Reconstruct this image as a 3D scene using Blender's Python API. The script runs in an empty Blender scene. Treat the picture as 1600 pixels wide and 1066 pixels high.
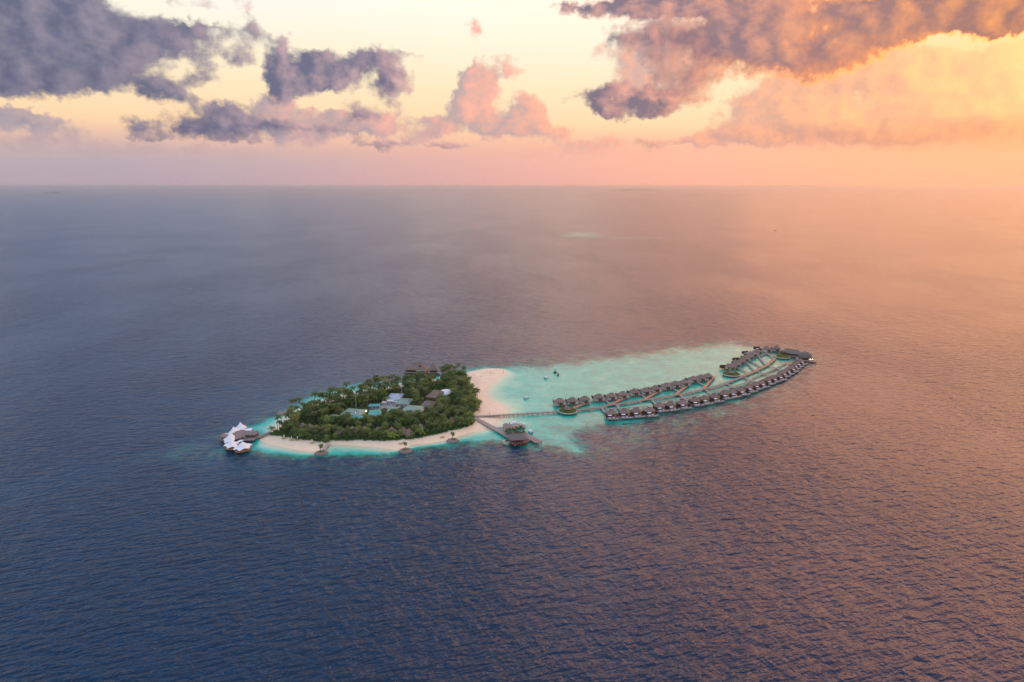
import bpy, bmesh, math, random
import numpy as np
from mathutils import Vector, Matrix
random.seed(11)
RNG = np.random.default_rng(11)
SC = bpy.context.scene
COL = SC.collection
R = math.radians

# ------------------------------------------------------------------ camera
CAM_H = 200.0
PITCH = 12.78
F = 1600 * 24.0 / 36.0
cam_data = bpy.data.cameras.new('camera')
cam_data.lens = 24.0
cam_data.sensor_width = 36.0
cam_data.clip_start = 1.0
cam_data.clip_end = 300000.0
cam = bpy.data.objects.new('camera', cam_data)
cam.location = (0, 0, CAM_H)
cam.rotation_euler = (R(90 - PITCH), 0, 0)
COL.objects.link(cam)
SC.camera = cam

# ------------------------------------------------------------------ light
SUN_AZ, SUN_EL = 41.0, 9.5          # degrees right of straight ahead, degrees up
sun_data = bpy.data.lights.new('sun', 'SUN')
sun_data.energy = 0.28
sun_data.angle = R(46)              # the sun stands behind thin cloud
sun_data.color = (1.0, 0.44, 0.19)
sun = bpy.data.objects.new('sun', sun_data)
sun.rotation_euler = (R(90 - SUN_EL), 0, R(180 - SUN_AZ))
sun.location = (0, 0, 900)
COL.objects.link(sun)
SUN_DIR = Vector((math.sin(R(SUN_AZ)) * math.cos(R(SUN_EL)), math.cos(R(SUN_AZ)) * math.cos(R(SUN_EL)), math.sin(R(SUN_EL))))
sun.rotation_euler = (-SUN_DIR).to_track_quat('-Z', 'Y').to_euler()

SC.view_settings.view_transform = 'Standard'
SC.view_settings.look = 'None'
SC.view_settings.gamma = 1.0
SC.view_settings.use_curve_mapping = False
SC.view_settings.exposure = 0.36
SC.render.engine = 'CYCLES'
SC.cycles.use_denoising = True
SC.cycles.max_bounces = 6
SC.cycles.transparent_max_bounces = 6
SC.cycles.volume_bounces = 0
SC.cycles.sample_clamp_indirect = 4.0


# -------------------------------------------------------- shader expression helper
class X:
    """a scalar socket with arithmetic"""
    def __init__(s, nt, sock): s.nt, s.s = nt, sock
    def _m(s, op, *a, clamp=False):
        n = s.nt.nodes.new('ShaderNodeMath'); n.operation = op; n.use_clamp = clamp
        for i, v in enumerate((s,) + a):
            if isinstance(v, X): s.nt.links.new(v.s, n.inputs[i])
            else: n.inputs[i].default_value = float(v)
        return X(s.nt, n.outputs[0])
    def __add__(s, o): return s._m('ADD', o)
    __radd__ = __add__
    def __sub__(s, o): return s._m('SUBTRACT', o)
    def __rsub__(s, o): return s._m('MULTIPLY_ADD', -1.0, o)
    def __mul__(s, o): return s._m('MULTIPLY', o)
    __rmul__ = __mul__
    def __truediv__(s, o): return s._m('DIVIDE', o)
    def max(s, o): return s._m('MAXIMUM', o)
    def min(s, o): return s._m('MINIMUM', o)
    def pow(s, o): return s._m('POWER', o)
    def clamp(s): return s._m('ADD', 0.0, clamp=True)
    def ma(s, a, b): return s._m('MULTIPLY_ADD', a, b)
    def step(s, a, b):
        n = s.nt.nodes.new('ShaderNodeMapRange'); n.interpolation_type = 'SMOOTHSTEP'
        s.nt.links.new(s.s, n.inputs[0])
        n.inputs[1].default_value = a; n.inputs[2].default_value = b
        n.inputs[3].default_value = 0; n.inputs[4].default_value = 1
        return X(s.nt, n.outputs[0])


def vmath(nt, op, a, *rest):
    n = nt.nodes.new('ShaderNodeVectorMath'); n.operation = op
    for i, v in enumerate((a,) + rest):
        if hasattr(v, 'is_output'): nt.links.new(v, n.inputs[i])
        else: n.inputs[i].default_value = v
    return n.outputs[0]


def noise(nt, vec, scale, detail=4, rough=0.55, dist=0.0, color=False, dims='3D'):
    n = nt.nodes.new('ShaderNodeTexNoise'); n.noise_dimensions = dims
    nt.links.new(vec, n.inputs['Vector'])
    n.inputs['Scale'].default_value = scale
    n.inputs['Detail'].default_value = detail
    n.inputs['Roughness'].default_value = rough
    n.inputs['Distortion'].default_value = dist
    return n.outputs['Color'] if color else X(nt, n.outputs['Fac'])


def ramp(nt, fac, stops, interp='LINEAR'):
    n = nt.nodes.new('ShaderNodeValToRGB'); n.color_ramp.interpolation = interp
    nt.links.new(fac.s if isinstance(fac, X) else fac, n.inputs[0])
    e = n.color_ramp.elements
    while len(e) < len(stops): e.new(0.5)
    for el, (p, c) in zip(e, stops):
        el.position = p; el.color = tuple(c) + (1,) if len(c) == 3 else c
    return n.outputs[0]


def mixc(nt, fac, a, b, mode='MIX'):
    n = nt.nodes.new('ShaderNodeMix'); n.data_type = 'RGBA'; n.blend_type = mode
    for sock, v in ((n.inputs[0], fac), (n.inputs[6], a), (n.inputs[7], b)):
        if isinstance(v, X): nt.links.new(v.s, sock)
        elif hasattr(v, 'is_output'): nt.links.new(v, sock)
        elif isinstance(v, (int, float)): sock.default_value = v
        else: sock.default_value = tuple(v) + (1,) if len(v) == 3 else v
    return n.outputs[2]


def combine(nt, x, y, z=0.0):
    n = nt.nodes.new('ShaderNodeCombineXYZ')
    for i, v in enumerate((x, y, z)):
        if isinstance(v, X): nt.links.new(v.s, n.inputs[i])
        else: n.inputs[i].default_value = v
    return n.outputs[0]


# the bearing and height above the horizon at which the photograph shows a cloud
def sky_angle(px, py):
    u, v = (px - 800) / F, (533 - py) / F
    p = R(PITCH)
    x, y, z = u, math.cos(p) + v * math.sin(p), -math.sin(p) + v * math.cos(p)
    return math.degrees(math.atan2(x, y)), math.degrees(math.atan2(z, math.hypot(x, y)))


# ------------------------------------------------------------------ sky
DARK_CLOUDS = [(60, 50, 200, 95, 1.25), (150, 85, 120, 70, 1.1), (20, 110, 190, 48, 1.1), (245, 60, 90, 36, .8), (310, 52, 50, 26, .7),
               (262, 138, 50, 24, .75), (318, 112, 36, 22, .6), (368, 84, 30, 24, .5), (388, 40, 26, 32, .5),
               (450, 122, 50, 44, 1.05), (520, 112, 62, 38, 1.05), (440, 76, 24, 26, .65), (588, 86, 46, 22, .6), (612, 124, 38, 38, .85), (655, 95, 28, 10, .4),
               (960, 158, 58, 32, 1.05), (1025, 160, 70, 28, 1.0), (890, 150, 22, 7, .45), (985, 62, 32, 28, .55),
               (350, 192, 84, 34, .85), (415, 198, 50, 24, .6), (225, 186, 34, 16, .5), (228, 214, 42, 12, .5),
               (1080, 6, 250, 30, 1.2), (1180, 55, 140, 60, 1.25), (1080, 110, 70, 52, .55), (1260, 95, 95, 42, .85), (1450, 8, 290, 40, 1.4), (1590, 14, 140, 44, 1.35), (1030, 60, 55, 46, .6), (920, 14, 70, 16, .7),
               (1400, 40, 150, 32, 1.15), (1310, 76, 90, 40, 1.0), (1550, 40, 90, 28, 1.2), (575, 170, 56, 14, .6), (500, 206, 60, 10, .45), (600, 226, 44, 8, .5), (700, 226, 50, 8, .4), (1010, 226, 60, 8, .4)]
PINK_CLOUDS = [(748, 128, 30, 42, 1.0), (735, 172, 40, 38, 1.0), (690, 190, 46, 24, .9), (652, 215, 54, 14, .7), (795, 112, 22, 26, .45),
               (822, 180, 44, 34, 1.0), (790, 206, 62, 20, .9), (856, 206, 40, 16, .7),
               (1040, 95, 110, 75, .75), (1240, 170, 120, 66, 1.0), (1180, 206, 90, 30, .9), (1330, 200, 110, 36, .9), (1450, 150, 120, 72, 1.0), (1575, 140, 80, 76, 1.0), (1420, 220, 170, 22, .6),
               (1090, 220, 80, 14, .7), (930, 218, 54, 12, .6), (40, 186, 95, 20, .8), (70, 226, 130, 18, .6), (210, 236, 130, 12, .5),
               (470, 200, 78, 28, .95), (425, 168, 42, 28, .85), (570, 192, 80, 26, .95), (376, 4, 16, 26, .55), (300, 2, 40, 6, .5), (745, 40, 22, 24, .4), (1390, 112, 110, 46, 1.15), (1572, 104, 78, 46, 1.15), (1290, 115, 90, 48, .95),
               (330, 238, 120, 9, .4), (880, 240, 140, 7, .35)]


def cloud_field(name, blobs):
    """where the clouds of one layer lie, by bearing and height: one curve over the bearing for each band of height"""
    NB, NP, TOP = 15, 72, 15.4
    nt = bpy.data.node_groups.new(name, 'ShaderNodeTree')
    nt.interface.new_socket('p', in_out='INPUT', socket_type='NodeSocketVector')
    nt.interface.new_socket('thickness', in_out='OUTPUT', socket_type='NodeSocketFloat')
    gi = nt.nodes.new('NodeGroupInput'); go = nt.nodes.new('NodeGroupOutput')
    A, E = np.meshgrid(np.linspace(-42, 42, NP), np.linspace(0, TOP, NB))
    D = np.full(A.shape, -1.5)
    for (px, py, rx, ry, w) in blobs:
        a, e = sky_angle(px, py)
        a2, _ = sky_angle(px + rx, py); _, e2 = sky_angle(px, py - ry)
        ra, re = max(abs(a2 - a) * 1.02, 1.2), max(abs(e2 - e) * 1.02, 0.7)
        D = np.maximum(D, w * (1 - ((A - a) / ra) ** 2 - ((E - e) / re) ** 2))
    V = (D + 1.5) / 3.0
    sep = nt.nodes.new('ShaderNodeSeparateXYZ'); nt.links.new(gi.outputs[0], sep.inputs[0])
    u = X(nt, sep.outputs[0]).ma(1 / 84.0, 0.5).clamp()
    uu = combine(nt, u, u, u)
    ev = (X(nt, sep.outputs[1]) * ((NB - 1) / TOP)).max(0.0).min(NB - 1.0)
    evv = combine(nt, ev, ev, ev)
    tot = None
    for k in range(0, NB, 3):
        c = nt.nodes.new('ShaderNodeRGBCurve')
        c.mapping.use_clip = False
        for ch in range(3):
            cur = c.mapping.curves[ch]
            row = V[k + ch]
            cur.points[0].location = (0, row[0]); cur.points[1].location = (1, row[-1])
            for i in range(1, NP - 1):
                cur.points.new(i / (NP - 1), row[i])
            for pt in cur.points: pt.handle_type = 'VECTOR'
        c.mapping.update()
        nt.links.new(uu, c.inputs[1])
        wv = vmath(nt, 'ABSOLUTE', vmath(nt, 'SUBTRACT', evv, (k, k + 1, k + 2)))
        wv = vmath(nt, 'MAXIMUM', vmath(nt, 'SUBTRACT', (1, 1, 1), wv), (0, 0, 0))
        n = nt.nodes.new('ShaderNodeVectorMath'); n.operation = 'DOT_PRODUCT'
        nt.links.new(c.outputs[0], n.inputs[0]); nt.links.new(wv, n.inputs[1])
        v = X(nt, n.outputs['Value'])
        tot = v if tot is None else tot + v
    nt.links.new(tot.ma(3.0, -1.5).s, go.inputs[0])
    return nt


def cloud_layer(nt, p, shift, grp, nscale, namp, seed):
    """cloud thickness at a direction, and at the same direction moved towards the sun"""
    ps = vmath(nt, 'ADD', p, (seed, seed * 1.7, 0))
    w1 = vmath(nt, 'SUBTRACT', noise(nt, ps, 0.40, 1, 0.5, color=True, dims='2D'), (0.5, 0.5, 0.5))
    w2 = vmath(nt, 'SUBTRACT', noise(nt, ps, 1.6, 2, 0.6, color=True, dims='2D'), (0.5, 0.5, 0.5))
    q = vmath(nt, 'MULTIPLY_ADD', w1, (2.0, 1.0, 0), p)
    q = vmath(nt, 'MULTIPLY_ADD', w2, (1.0, 0.8, 0), q)
    # beyond the view the same broken cloud goes on
    sep = nt.nodes.new('ShaderNodeSeparateXYZ'); nt.links.new(p, sep.inputs[0])
    az, el = X(nt, sep.outputs[0]), X(nt, sep.outputs[1])
    gen = az._m('ABSOLUTE').step(37, 48).max(el.step(13.8, 19)) * el.step(1.5, 5)
    g = noise(nt, vmath(nt, 'MULTIPLY', ps, (0.6, 1.0, 1)), 0.12, 3, 0.55, dims='2D').ma(4.4, -2.5)
    g = g * gen + (gen - 1.0) * 2.0
    res = []
    for k in (0, 1):
        qq = vmath(nt, 'ADD', q, shift) if k else q
        pp = vmath(nt, 'ADD', ps, shift) if k else ps
        gn = nt.nodes.new('ShaderNodeGroup'); gn.node_tree = grp; nt.links.new(qq, gn.inputs[0])
        acc = X(nt, gn.outputs[0]).max(g)
        fine = noise(nt, vmath(nt, 'MULTIPLY', pp, (0.8, 1.0, 1)), nscale, 6 if k == 0 else 3, 0.56, dims='2D')
        res.append(acc.max(-1.5) + (fine - 0.5) * namp)
    return res


def build_world():
    world = bpy.data.worlds.new('World'); SC.world = world; world.use_nodes = True
    nt = world.node_tree; nt.nodes.clear()
    out = nt.nodes.new('ShaderNodeOutputWorld')
    sky = nt.nodes.new('ShaderNodeTexSky'); sky.sky_type = 'NISHITA'; sky.sun_disc = False
    sky.sun_elevation = R(SUN_EL); sky.sun_rotation = R(SUN_AZ)
    sky.air_density = 1.2; sky.dust_density = 3.0; sky.ozone_density = 1.5
    bg_sky = nt.nodes.new('ShaderNodeBackground'); bg_sky.inputs[1].default_value = 0.10
    nt.links.new(sky.outputs[0], bg_sky.inputs[0])
    tc = nt.nodes.new('ShaderNodeTexCoord')
    d = vmath(nt, 'NORMALIZE', tc.outputs['Generated'])
    sep = nt.nodes.new('ShaderNodeSeparateXYZ'); nt.links.new(d, sep.inputs[0])
    x, y, z = (X(nt, sep.outputs[i]) for i in range(3))
    az = x._m('ARCTAN2', y) * (180 / math.pi)
    el = z._m('ARCSINE') * (180 / math.pi)
    p = combine(nt, az, el, 0.0)
    n = nt.nodes.new('ShaderNodeVectorMath'); n.operation = 'DOT_PRODUCT'
    nt.links.new(d, n.inputs[0]); n.inputs[1].default_value = SUN_DIR
    sun_ang = X(nt, n.outputs['Value'])._m('ARCCOSINE') * (180 / math.pi)      # degrees from the sun
    near_u = sun_ang.ma(-1 / 70.0, 1.0)
    near = near_u.clamp()                                  # 1 at the sun, 0 seventy degrees off
    # thin bright veil of high haze between the clouds
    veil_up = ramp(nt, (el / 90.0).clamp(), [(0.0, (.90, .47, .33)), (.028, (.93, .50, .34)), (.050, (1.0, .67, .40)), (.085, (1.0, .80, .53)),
                                             (.125, (1.0, .91, .72)), (.17, (1.25, 1.08, .92)), (.25, (1.95, 1.68, 1.50)), (.36, (1.55, 1.40, 1.30)), (.5, (.46, .48, .57)), (.72, (.62, .60, .60)), (1.0, (.70, .64, .60))])  # the brighter band above the view is added to light sea and island
    cool = mixc(nt, (near_u.step(0.0, 0.7) * -1.0 + 1.0) * near_u.step(-1.5, -.25) * el.step(10.0, 22.0) * el.step(66.0, 42.0), (1, 1, 1), (.13, .50, 1.15))     # bluest at right angles to the sun
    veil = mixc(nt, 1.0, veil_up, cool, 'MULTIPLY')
    glow = near.pow(9.0)
    veil = mixc(nt, glow * 0.55, veil, (1.1, .58, .22))
    veil = mixc(nt, near.step(.60, .95) * el.step(16.0, 9.0), veil, mixc(nt, 1.0, veil, (1.05, .70, .46), 'MULTIPLY'))
    hor = ramp(nt, near, [(0.0, (.48, .39, .43)), (.15, (.56, .41, .42)), (.36, (.78, .44, .38)), (.60, (1.0, .49, .34)), (.85, (1.06, .54, .28)), (1.0, (1.02, .56, .25))])
    hor = mixc(nt, el.step(2.4, 0.0), hor, mixc(nt, 1.0, hor, (.96, .92, .96), 'MULTIPLY'))
    veil = mixc(nt, el.step(5.2, 1.4), veil, hor)
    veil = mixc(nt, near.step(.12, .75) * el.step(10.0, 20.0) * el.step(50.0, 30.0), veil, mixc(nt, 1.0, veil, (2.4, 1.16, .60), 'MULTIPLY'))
    core = near.pow(140.0)
    # clouds, in two layers
    to_sun = vmath(nt, 'MULTIPLY', vmath(nt, 'NORMALIZE', combine(nt, az * -1.0 + SUN_AZ, (el * -1.0 + SUN_EL + 1.5) * 1.6, 0.001)), (0.85, 0.85, 0))
    def layer(grp, nscale, namp, seed, lo, hi, base):
        da, db = cloud_layer(nt, p, to_sun, grp, nscale, namp, seed)
        return da.step(lo, hi), ((da - db) * 1.15 + base).clamp(), da.step(.15, .95)
    m1, l1, t1 = layer(cloud_field('pink_cloud_field', PINK_CLOUDS), 0.75, 1.15, 3.0, -0.04, 0.50, 0.38)
    m2, l2, t2 = layer(cloud_field('dark_cloud_field', DARK_CLOUDS), 0.7, 1.05, 11.0, -0.04, 0.52, 0.25)
    sh1 = ramp(nt, near, [(0, (.30, .28, .36)), (.3, (.42, .33, .37)), (.55, (.56, .36, .35)), (.78, (.64, .30, .23)), (1, (.90, .38, .15))])
    li1 = ramp(nt, near, [(0, (.50, .38, .40)), (.3, (.92, .43, .37)), (.55, (1.1, .44, .27)), (.78, (1.12, .48, .23)), (1, (1.25, .54, .17))])
    sh2 = ramp(nt, near, [(0, (.10, .115, .21)), (.25, (.13, .135, .23)), (.5, (.18, .155, .225)), (.72, (.30, .18, .20)), (1, (.42, .19, .14))])
    li2 = ramp(nt, near, [(0, (.32, .28, .35)), (.25, (.62, .41, .42)), (.5, (.92, .46, .37)), (.72, (1.0, .40, .20)), (1, (1.25, .46, .10))])
    c1 = mixc(nt, l1, sh1, li1)
    c2 = mixc(nt, l2, sh2, li2)
    c2 = mixc(nt, near.step(.55, .82) * (t2 * -1.0 + 1.0).pow(1.7), c2, (1.6, .50, .08))
    high = el.step(14.0, 30.0)        # clouds above the view brightened on purpose, to light the sea and island
    c1 = mixc(nt, high * .75, c1, (1.7, 1.4, 1.28))
    c2 = mixc(nt, high * .85, c2, (1.25, 1.05, 1.05))
    over = el.step(30.0, 46.0)
    c1 = mixc(nt, over, c1, (.38, .43, .58))
    c2 = mixc(nt, over, c2, (.30, .34, .48))
    zen = el.step(42.0, 62.0)  # zenith clouds lightened and warmed, added to make the light on the sand less blue
    c1 = mixc(nt, zen, c1, (.86, .78, .70))
    c2 = mixc(nt, zen, c2, (.72, .66, .60))
    warm = near.step(.12, .75) * high * el.step(50.0, 30.0)
    c1 = mixc(nt, warm, c1, mixc(nt, 1.0, c1, (2.1, 1.06, .58), 'MULTIPLY'))
    c2 = mixc(nt, warm, c2, mixc(nt, 1.0, c2, (2.1, 1.06, .58), 'MULTIPLY'))
    coolc = mixc(nt, high, (1, 1, 1), cool)
    c1 = mixc(nt, 1.0, c1, coolc, 'MULTIPLY')
    c2 = mixc(nt, 1.0, c2, coolc, 'MULTIPLY')
    fade = el.step(1.2, 4.0)          # low clouds sink into the horizon haze
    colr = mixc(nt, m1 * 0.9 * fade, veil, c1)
    colr = mixc(nt, m2 * 0.96 * fade, colr, c2)
    colr = mixc(nt, core * (m2 * -0.6 + 1.0), colr, (3.0, 2.0, .9))
    colr = mixc(nt, el.step(20.0, 12.0), colr, mixc(nt, 1.0, colr, (.84, .84, .84), 'MULTIPLY'))
    bg_c = nt.nodes.new('ShaderNodeBackground'); bg_c.inputs[1].default_value = 1.0
    nt.links.new(colr, bg_c.inputs[0])
    cover = (m1 * 0.9).max(m2).max(0.95).max(el.step(16, 3))
    ms = nt.nodes.new('ShaderNodeMixShader')
    nt.links.new(cover.s, ms.inputs[0]); nt.links.new(bg_sky.outputs[0], ms.inputs[1]); nt.links.new(bg_c.outputs[0], ms.inputs[2])
    nt.links.new(ms.outputs[0], out.inputs[0])
    world.cycles.sampling_method = 'MANUAL'; world.cycles.sample_map_resolution = 1024


build_world()


# ------------------------------------------------------------------ materials
def new_mat(name):
    m = bpy.data.materials.new(name); m.use_nodes = True
    nt = m.node_tree
    return m, nt, nt.nodes['Principled BSDF']


def spot_mat(name, c1, c2, scale=0.8, rough=0.8, detail=3, spec=0.3, stretch=(1, 1, 1), bump=0.0, coords='Object'):
    """two tones mixed by noise"""
    m, nt, b = new_mat(name)
    tc = nt.nodes.new('ShaderNodeTexCoord')
    v = vmath(nt, 'MULTIPLY', tc.outputs[coords], stretch)
    n = noise(nt, v, scale, detail, 0.6)
    oi = nt.nodes.new('ShaderNodeObjectInfo')
    rnd = X(nt, oi.outputs['Random'])
    f = (n.step(0.3, 0.7) * 0.75 + rnd * 0.25).clamp()
    nt.links.new(mixc(nt, f, c1, c2), b.inputs['Base Color'])
    b.inputs['Roughness'].default_value = rough
    b.inputs['Specular IOR Level'].default_value = spec
    if bump:
        bp = nt.nodes.new('ShaderNodeBump'); bp.inputs['Strength'].default_value = 0.6; bp.inputs['Distance'].default_value = bump
        nt.links.new(n.s, bp.inputs['Height']); nt.links.new(bp.outputs[0], b.inputs['Normal'])
    return m


def leaf_mat(name, stops, trans=0.38):
    m, nt, b = new_mat(name)
    oi = nt.nodes.new('ShaderNodeObjectInfo')
    tc = nt.nodes.new('ShaderNodeNewGeometry')
    n = noise(nt, tc.outputs['Position'], 0.35, 3, 0.6)
    f = (X(nt, oi.outputs['Random']) * 0.75 + (n - 0.5) * 0.9 + 0.12).clamp()
    c = ramp(nt, f, stops)
    nt.links.new(c, b.inputs['Base Color'])
    b.inputs['Roughness'].default_value = 0.6
    b.inputs['Specular IOR Level'].default_value = 0.25
    t = nt.nodes.new('ShaderNodeBsdfTranslucent'); nt.links.new(c, t.inputs[0])
    ms = nt.nodes.new('ShaderNodeMixShader'); ms.inputs[0].default_value = trans
    nt.links.new(b.outputs[0], ms.inputs[1]); nt.links.new(t.outputs[0], ms.inputs[2])
    nt.links.new(ms.outputs[0], nt.nodes['Material Output'].inputs[0])
    return m


M = {}
M['thatch'] = spot_mat('thatch', (.17, .112, .090), (.33, .235, .195), 1.3, .95, 4, .1, (1, 1, 2.2), .15)
M['thatch_grey'] = spot_mat('thatch_grey', (.135, .112, .10), (.25, .215, .19), 1.3, .95, 4, .1, (1, 1, 2.2), .15)
M['ridge'] = spot_mat('ridge', (.05, .04, .04), (.09, .07, .065), 2.0, .95)
M['timber_dark'] = spot_mat('timber_dark', (.040, .018, .014), (.095, .042, .030), 1.5, .7)
M['timber_wall'] = spot_mat('timber_wall', (.13, .07, .045), (.24, .14, .09), 1.2, .75)
M['deck'] = spot_mat('deck', (.24, .18, .155), (.40, .31, .27), .35, .85, 5)
M['deck_warm'] = spot_mat('deck_warm', (.42, .20, .10), (.62, .31, .16), .4, .85, 5)
M['deck_grey'] = spot_mat('deck_grey', (.25, .215, .195), (.40, .35, .315), .35, .85, 5)
M['post'] = spot_mat('post', (.10, .085, .08), (.22, .19, .17), 1.0, .85)
M['post_pale'] = spot_mat('post_pale', (.40, .38, .34), (.55, .52, .46), 1.0, .85)
M['plaster'] = spot_mat('plaster', (.50, .44, .37), (.66, .60, .52), .7, .85)
M['white'] = spot_mat('white_canvas', (.80, .80, .80), (.88, .88, .88), .5, .6)
M['white_hard'] = spot_mat('white_paint', (.62, .62, .62), (.78, .78, .78), .8, .45, spec=.5)
M['navy'] = spot_mat('navy_paint', (.015, .022, .06), (.03, .04, .09), .8, .4)
M['pool'] = spot_mat('pool_water', (.008, .03, .11), (.012, .05, .16), .8, .08, spec=.5)
M['cushion'] = spot_mat('cushion', (.62, .58, .55), (.74, .70, .66), 1.0, .9)
M['orange_cloth'] = spot_mat('orange_cloth', (.55, .22, .05), (.70, .32, .08), 1.0, .9)
M['yellow'] = spot_mat('yellow_cloth', (.62, .40, .05), (.75, .52, .10), 1.0, .8)
M['red'] = spot_mat('red_cloth', (.20, .02, .02), (.34, .05, .05), 1.0, .8)
M['green_roof'] = spot_mat('green_roof', (.19, .30, .235), (.27, .385, .31), .25, .55, 4)
M['teal_roof'] = spot_mat('teal_roof', (.06, .36, .30), (.10, .44, .37), .25, .5, 4)
M['blue_roof'] = spot_mat('blue_roof', (.30, .40, .52), (.52, .58, .64), .3, .5, 4)
M['concrete'] = spot_mat('concrete', (.30, .27, .24), (.44, .40, .36), .5, .9, 4)
M['stone'] = spot_mat('stone', (.16, .125, .115), (.30, .25, .22), 1.2, .9, 4, bump=.12)
M['metal'] = spot_mat('metal', (.30, .27, .24), (.50, .45, .40), 1.0, .5)
M['rail_metal'] = spot_mat('rail', (.30, .26, .24), (.42, .38, .35), 1.0, .6)
M['dark_hull'] = spot_mat('dark_hull', (.03, .025, .025), (.07, .05, .045), 1.0, .6)
M['bark'] = spot_mat('bark', (.13, .10, .075), (.25, .20, .15), 2.0, .95, stretch=(1, 1, 3))
M['skin'] = spot_mat('skin', (.28, .16, .11), (.36, .22, .15), 1.0, .6)
M['cloth_a'] = spot_mat('cloth_navy', (.03, .04, .08), (.05, .06, .11), 1.0, .9)
M['cloth_b'] = spot_mat('cloth_brown', (.10, .06, .05), (.14, .09, .07), 1.0, .9)
M['hair'] = spot_mat('hair', (.012, .009, .008), (.02, .016, .014), 1.0, .7)
M['palm_leaf'] = leaf_mat('palm_leaf', [(0, (0.090, 0.145, 0.041)), (.35, (0.131, 0.186, 0.053)), (.65, (0.179, 0.221, 0.062)), (.9, (0.276, 0.283, 0.083)), (1, (0.414, 0.290, 0.110))])
M['broad_leaf'] = leaf_mat('broad_leaf', [(0, (0.086, 0.155, 0.054)), (.4, (0.155, 0.244, 0.070)), (.7, (0.274, 0.360, 0.084)), (.92, (0.422, 0.522, 0.100)), (1, (0.498, 0.498, 0.125))])
M['scrub_leaf'] = leaf_mat('scrub_leaf', [(0, (0.056, 0.137, 0.024)), (.5, (0.097, 0.217, 0.036)), (1, (0.177, 0.274, 0.048))])
M['garden_leaf'] = leaf_mat('garden_leaf', [(0, (.12, .16, .035)), (.5, (.22, .25, .05)), (1, (.36, .31, .08))])
m, nt, b = new_mat('lamp_glow')
b.inputs['Base Color'].default_value = (1, .8, .6, 1)
b.inputs['Emission Color'].default_value = (1, .55, .28, 1); b.inputs['Emission Strength'].default_value = 8
M['lamp'] = m


# ------------------------------------------------------------------ mesh helpers
class MB:
    def __init__(s): s.v, s.f = [], []
    def add(s, vs, fs):
        o = len(s.v); s.v += [tuple(p) for p in vs]; s.f += [tuple(i + o for i in f) for f in fs]; return s
    def box(s, x0, x1, y0, y1, z0, z1):
        return s.add([(x0, y0, z0), (x1, y0, z0), (x1, y1, z0), (x0, y1, z0), (x0, y0, z1), (x1, y0, z1), (x1, y1, z1), (x0, y1, z1)],
                     [(3, 2, 1, 0), (4, 5, 6, 7), (0, 1, 5, 4), (1, 2, 6, 5), (2, 3, 7, 6), (3, 0, 4, 7)])
    def prism(s, poly, z0, z1):
        a = sum(poly[i][0] * poly[(i + 1) % len(poly)][1] - poly[(i + 1) % len(poly)][0] * poly[i][1] for i in range(len(poly)))
        if a < 0: poly = poly[::-1]
        n = len(poly)
        return s.add([(x, y, z0) for x, y in poly] + [(x, y, z1) for x, y in poly],
                     [tuple(range(n))[::-1], tuple(range(n, 2 * n))] + [(i, (i + 1) % n, n + (i + 1) % n, n + i) for i in range(n)])
    def loft(s, rings, cap=True):
        n = len(rings[0]); k = len(rings)
        vs = [p for r in rings for p in r]
        fs = [(j * n + i, j * n + (i + 1) % n, (j + 1) * n + (i + 1) % n, (j + 1) * n + i) for j in range(k - 1) for i in range(n)]
        if cap: fs += [tuple(range(n))[::-1], tuple(range((k - 1) * n, k * n))]
        return s.add(vs, fs)
    def cyl(s, x, y, z0, z1, r0, r1=None, n=8):
        r1 = r0 if r1 is None else r1
        return s.loft([[(x + r * math.cos(2 * math.pi * i / n), y + r * math.sin(2 * math.pi * i / n), z) for i in range(n)] for r, z in ((r0, z0), (r1, z1))])
    def tube(s, pts, rad, n=6):
        rings = []
        pts = [Vector(p) for p in pts]
        for i, p in enumerate(pts):
            t = (pts[min(i + 1, len(pts) - 1)] - pts[max(i - 1, 0)]).normalized()
            u = t.orthogonal().normalized() if abs(t.z) < .9 else t.cross(Vector((0, 1, 0))).normalized()
            w = t.cross(u)
            r = rad[i] if isinstance(rad, (list, tuple)) else rad
            rings.append([p + (u * math.cos(2 * math.pi * k / n) + w * math.sin(2 * math.pi * k / n)) * r for k in range(n)])
        return s.loft(rings)
    def mesh(s, name, mat):
        me = bpy.data.meshes.new(name); me.from_pydata(s.v, [], s.f); me.materials.append(mat); me.update(); return me
    def build(s, name, mat, parent=None, loc=None):
        o = bpy.data.objects.new(name, s.mesh(name, mat)); COL.objects.link(o)
        if parent is not None: o.parent = parent
        if loc is not None: o.location = loc
        return o


def tag(o, label=None, cat=None, group=None, kind=None):
    if label: o['label'] = label
    if cat: o['category'] = cat
    if group: o['group'] = group
    if kind: o['kind'] = kind
    return o


def thing(name, label, cat, loc=(0, 0, 0), rz=0.0, group=None):
    o = bpy.data.objects.new(name, None); o.empty_display_size = 1
    COL.objects.link(o); o.location = loc; o.rotation_euler = (0, 0, rz)
    return tag(o, label, cat, group)


CHILDREN = {}


def copy_tree(o, parent=None):
    c = o.copy(); COL.objects.link(c)
    if parent is not None: c.parent = parent
    for ch in KIDS(o): copy_tree(ch, c)
    return c


def KIDS(o):
    return CHILDREN.get(o.name, [])


def remember(root):
    """note the children of a prototype, so that copying does not search the whole scene"""
    for o in [root] + list(root.children_recursive):
        CHILDREN[o.name] = list(o.children)
    return root


def smooth(o):
    o.data.polygons.foreach_set('use_smooth', [True] * len(o.data.polygons)); return o


def G(px, py, z=0.0):
    """the point at height z where the sight line to a photograph pixel meets the place"""
    u, v = (px - 800) / F, (533 - py) / F
    p = R(PITCH)
    d = Vector((u, math.cos(p) + v * math.sin(p), -math.sin(p) + v * math.cos(p)))
    t = (z - CAM_H) / d.z
    return Vector((d.x * t, d.y * t))


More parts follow.
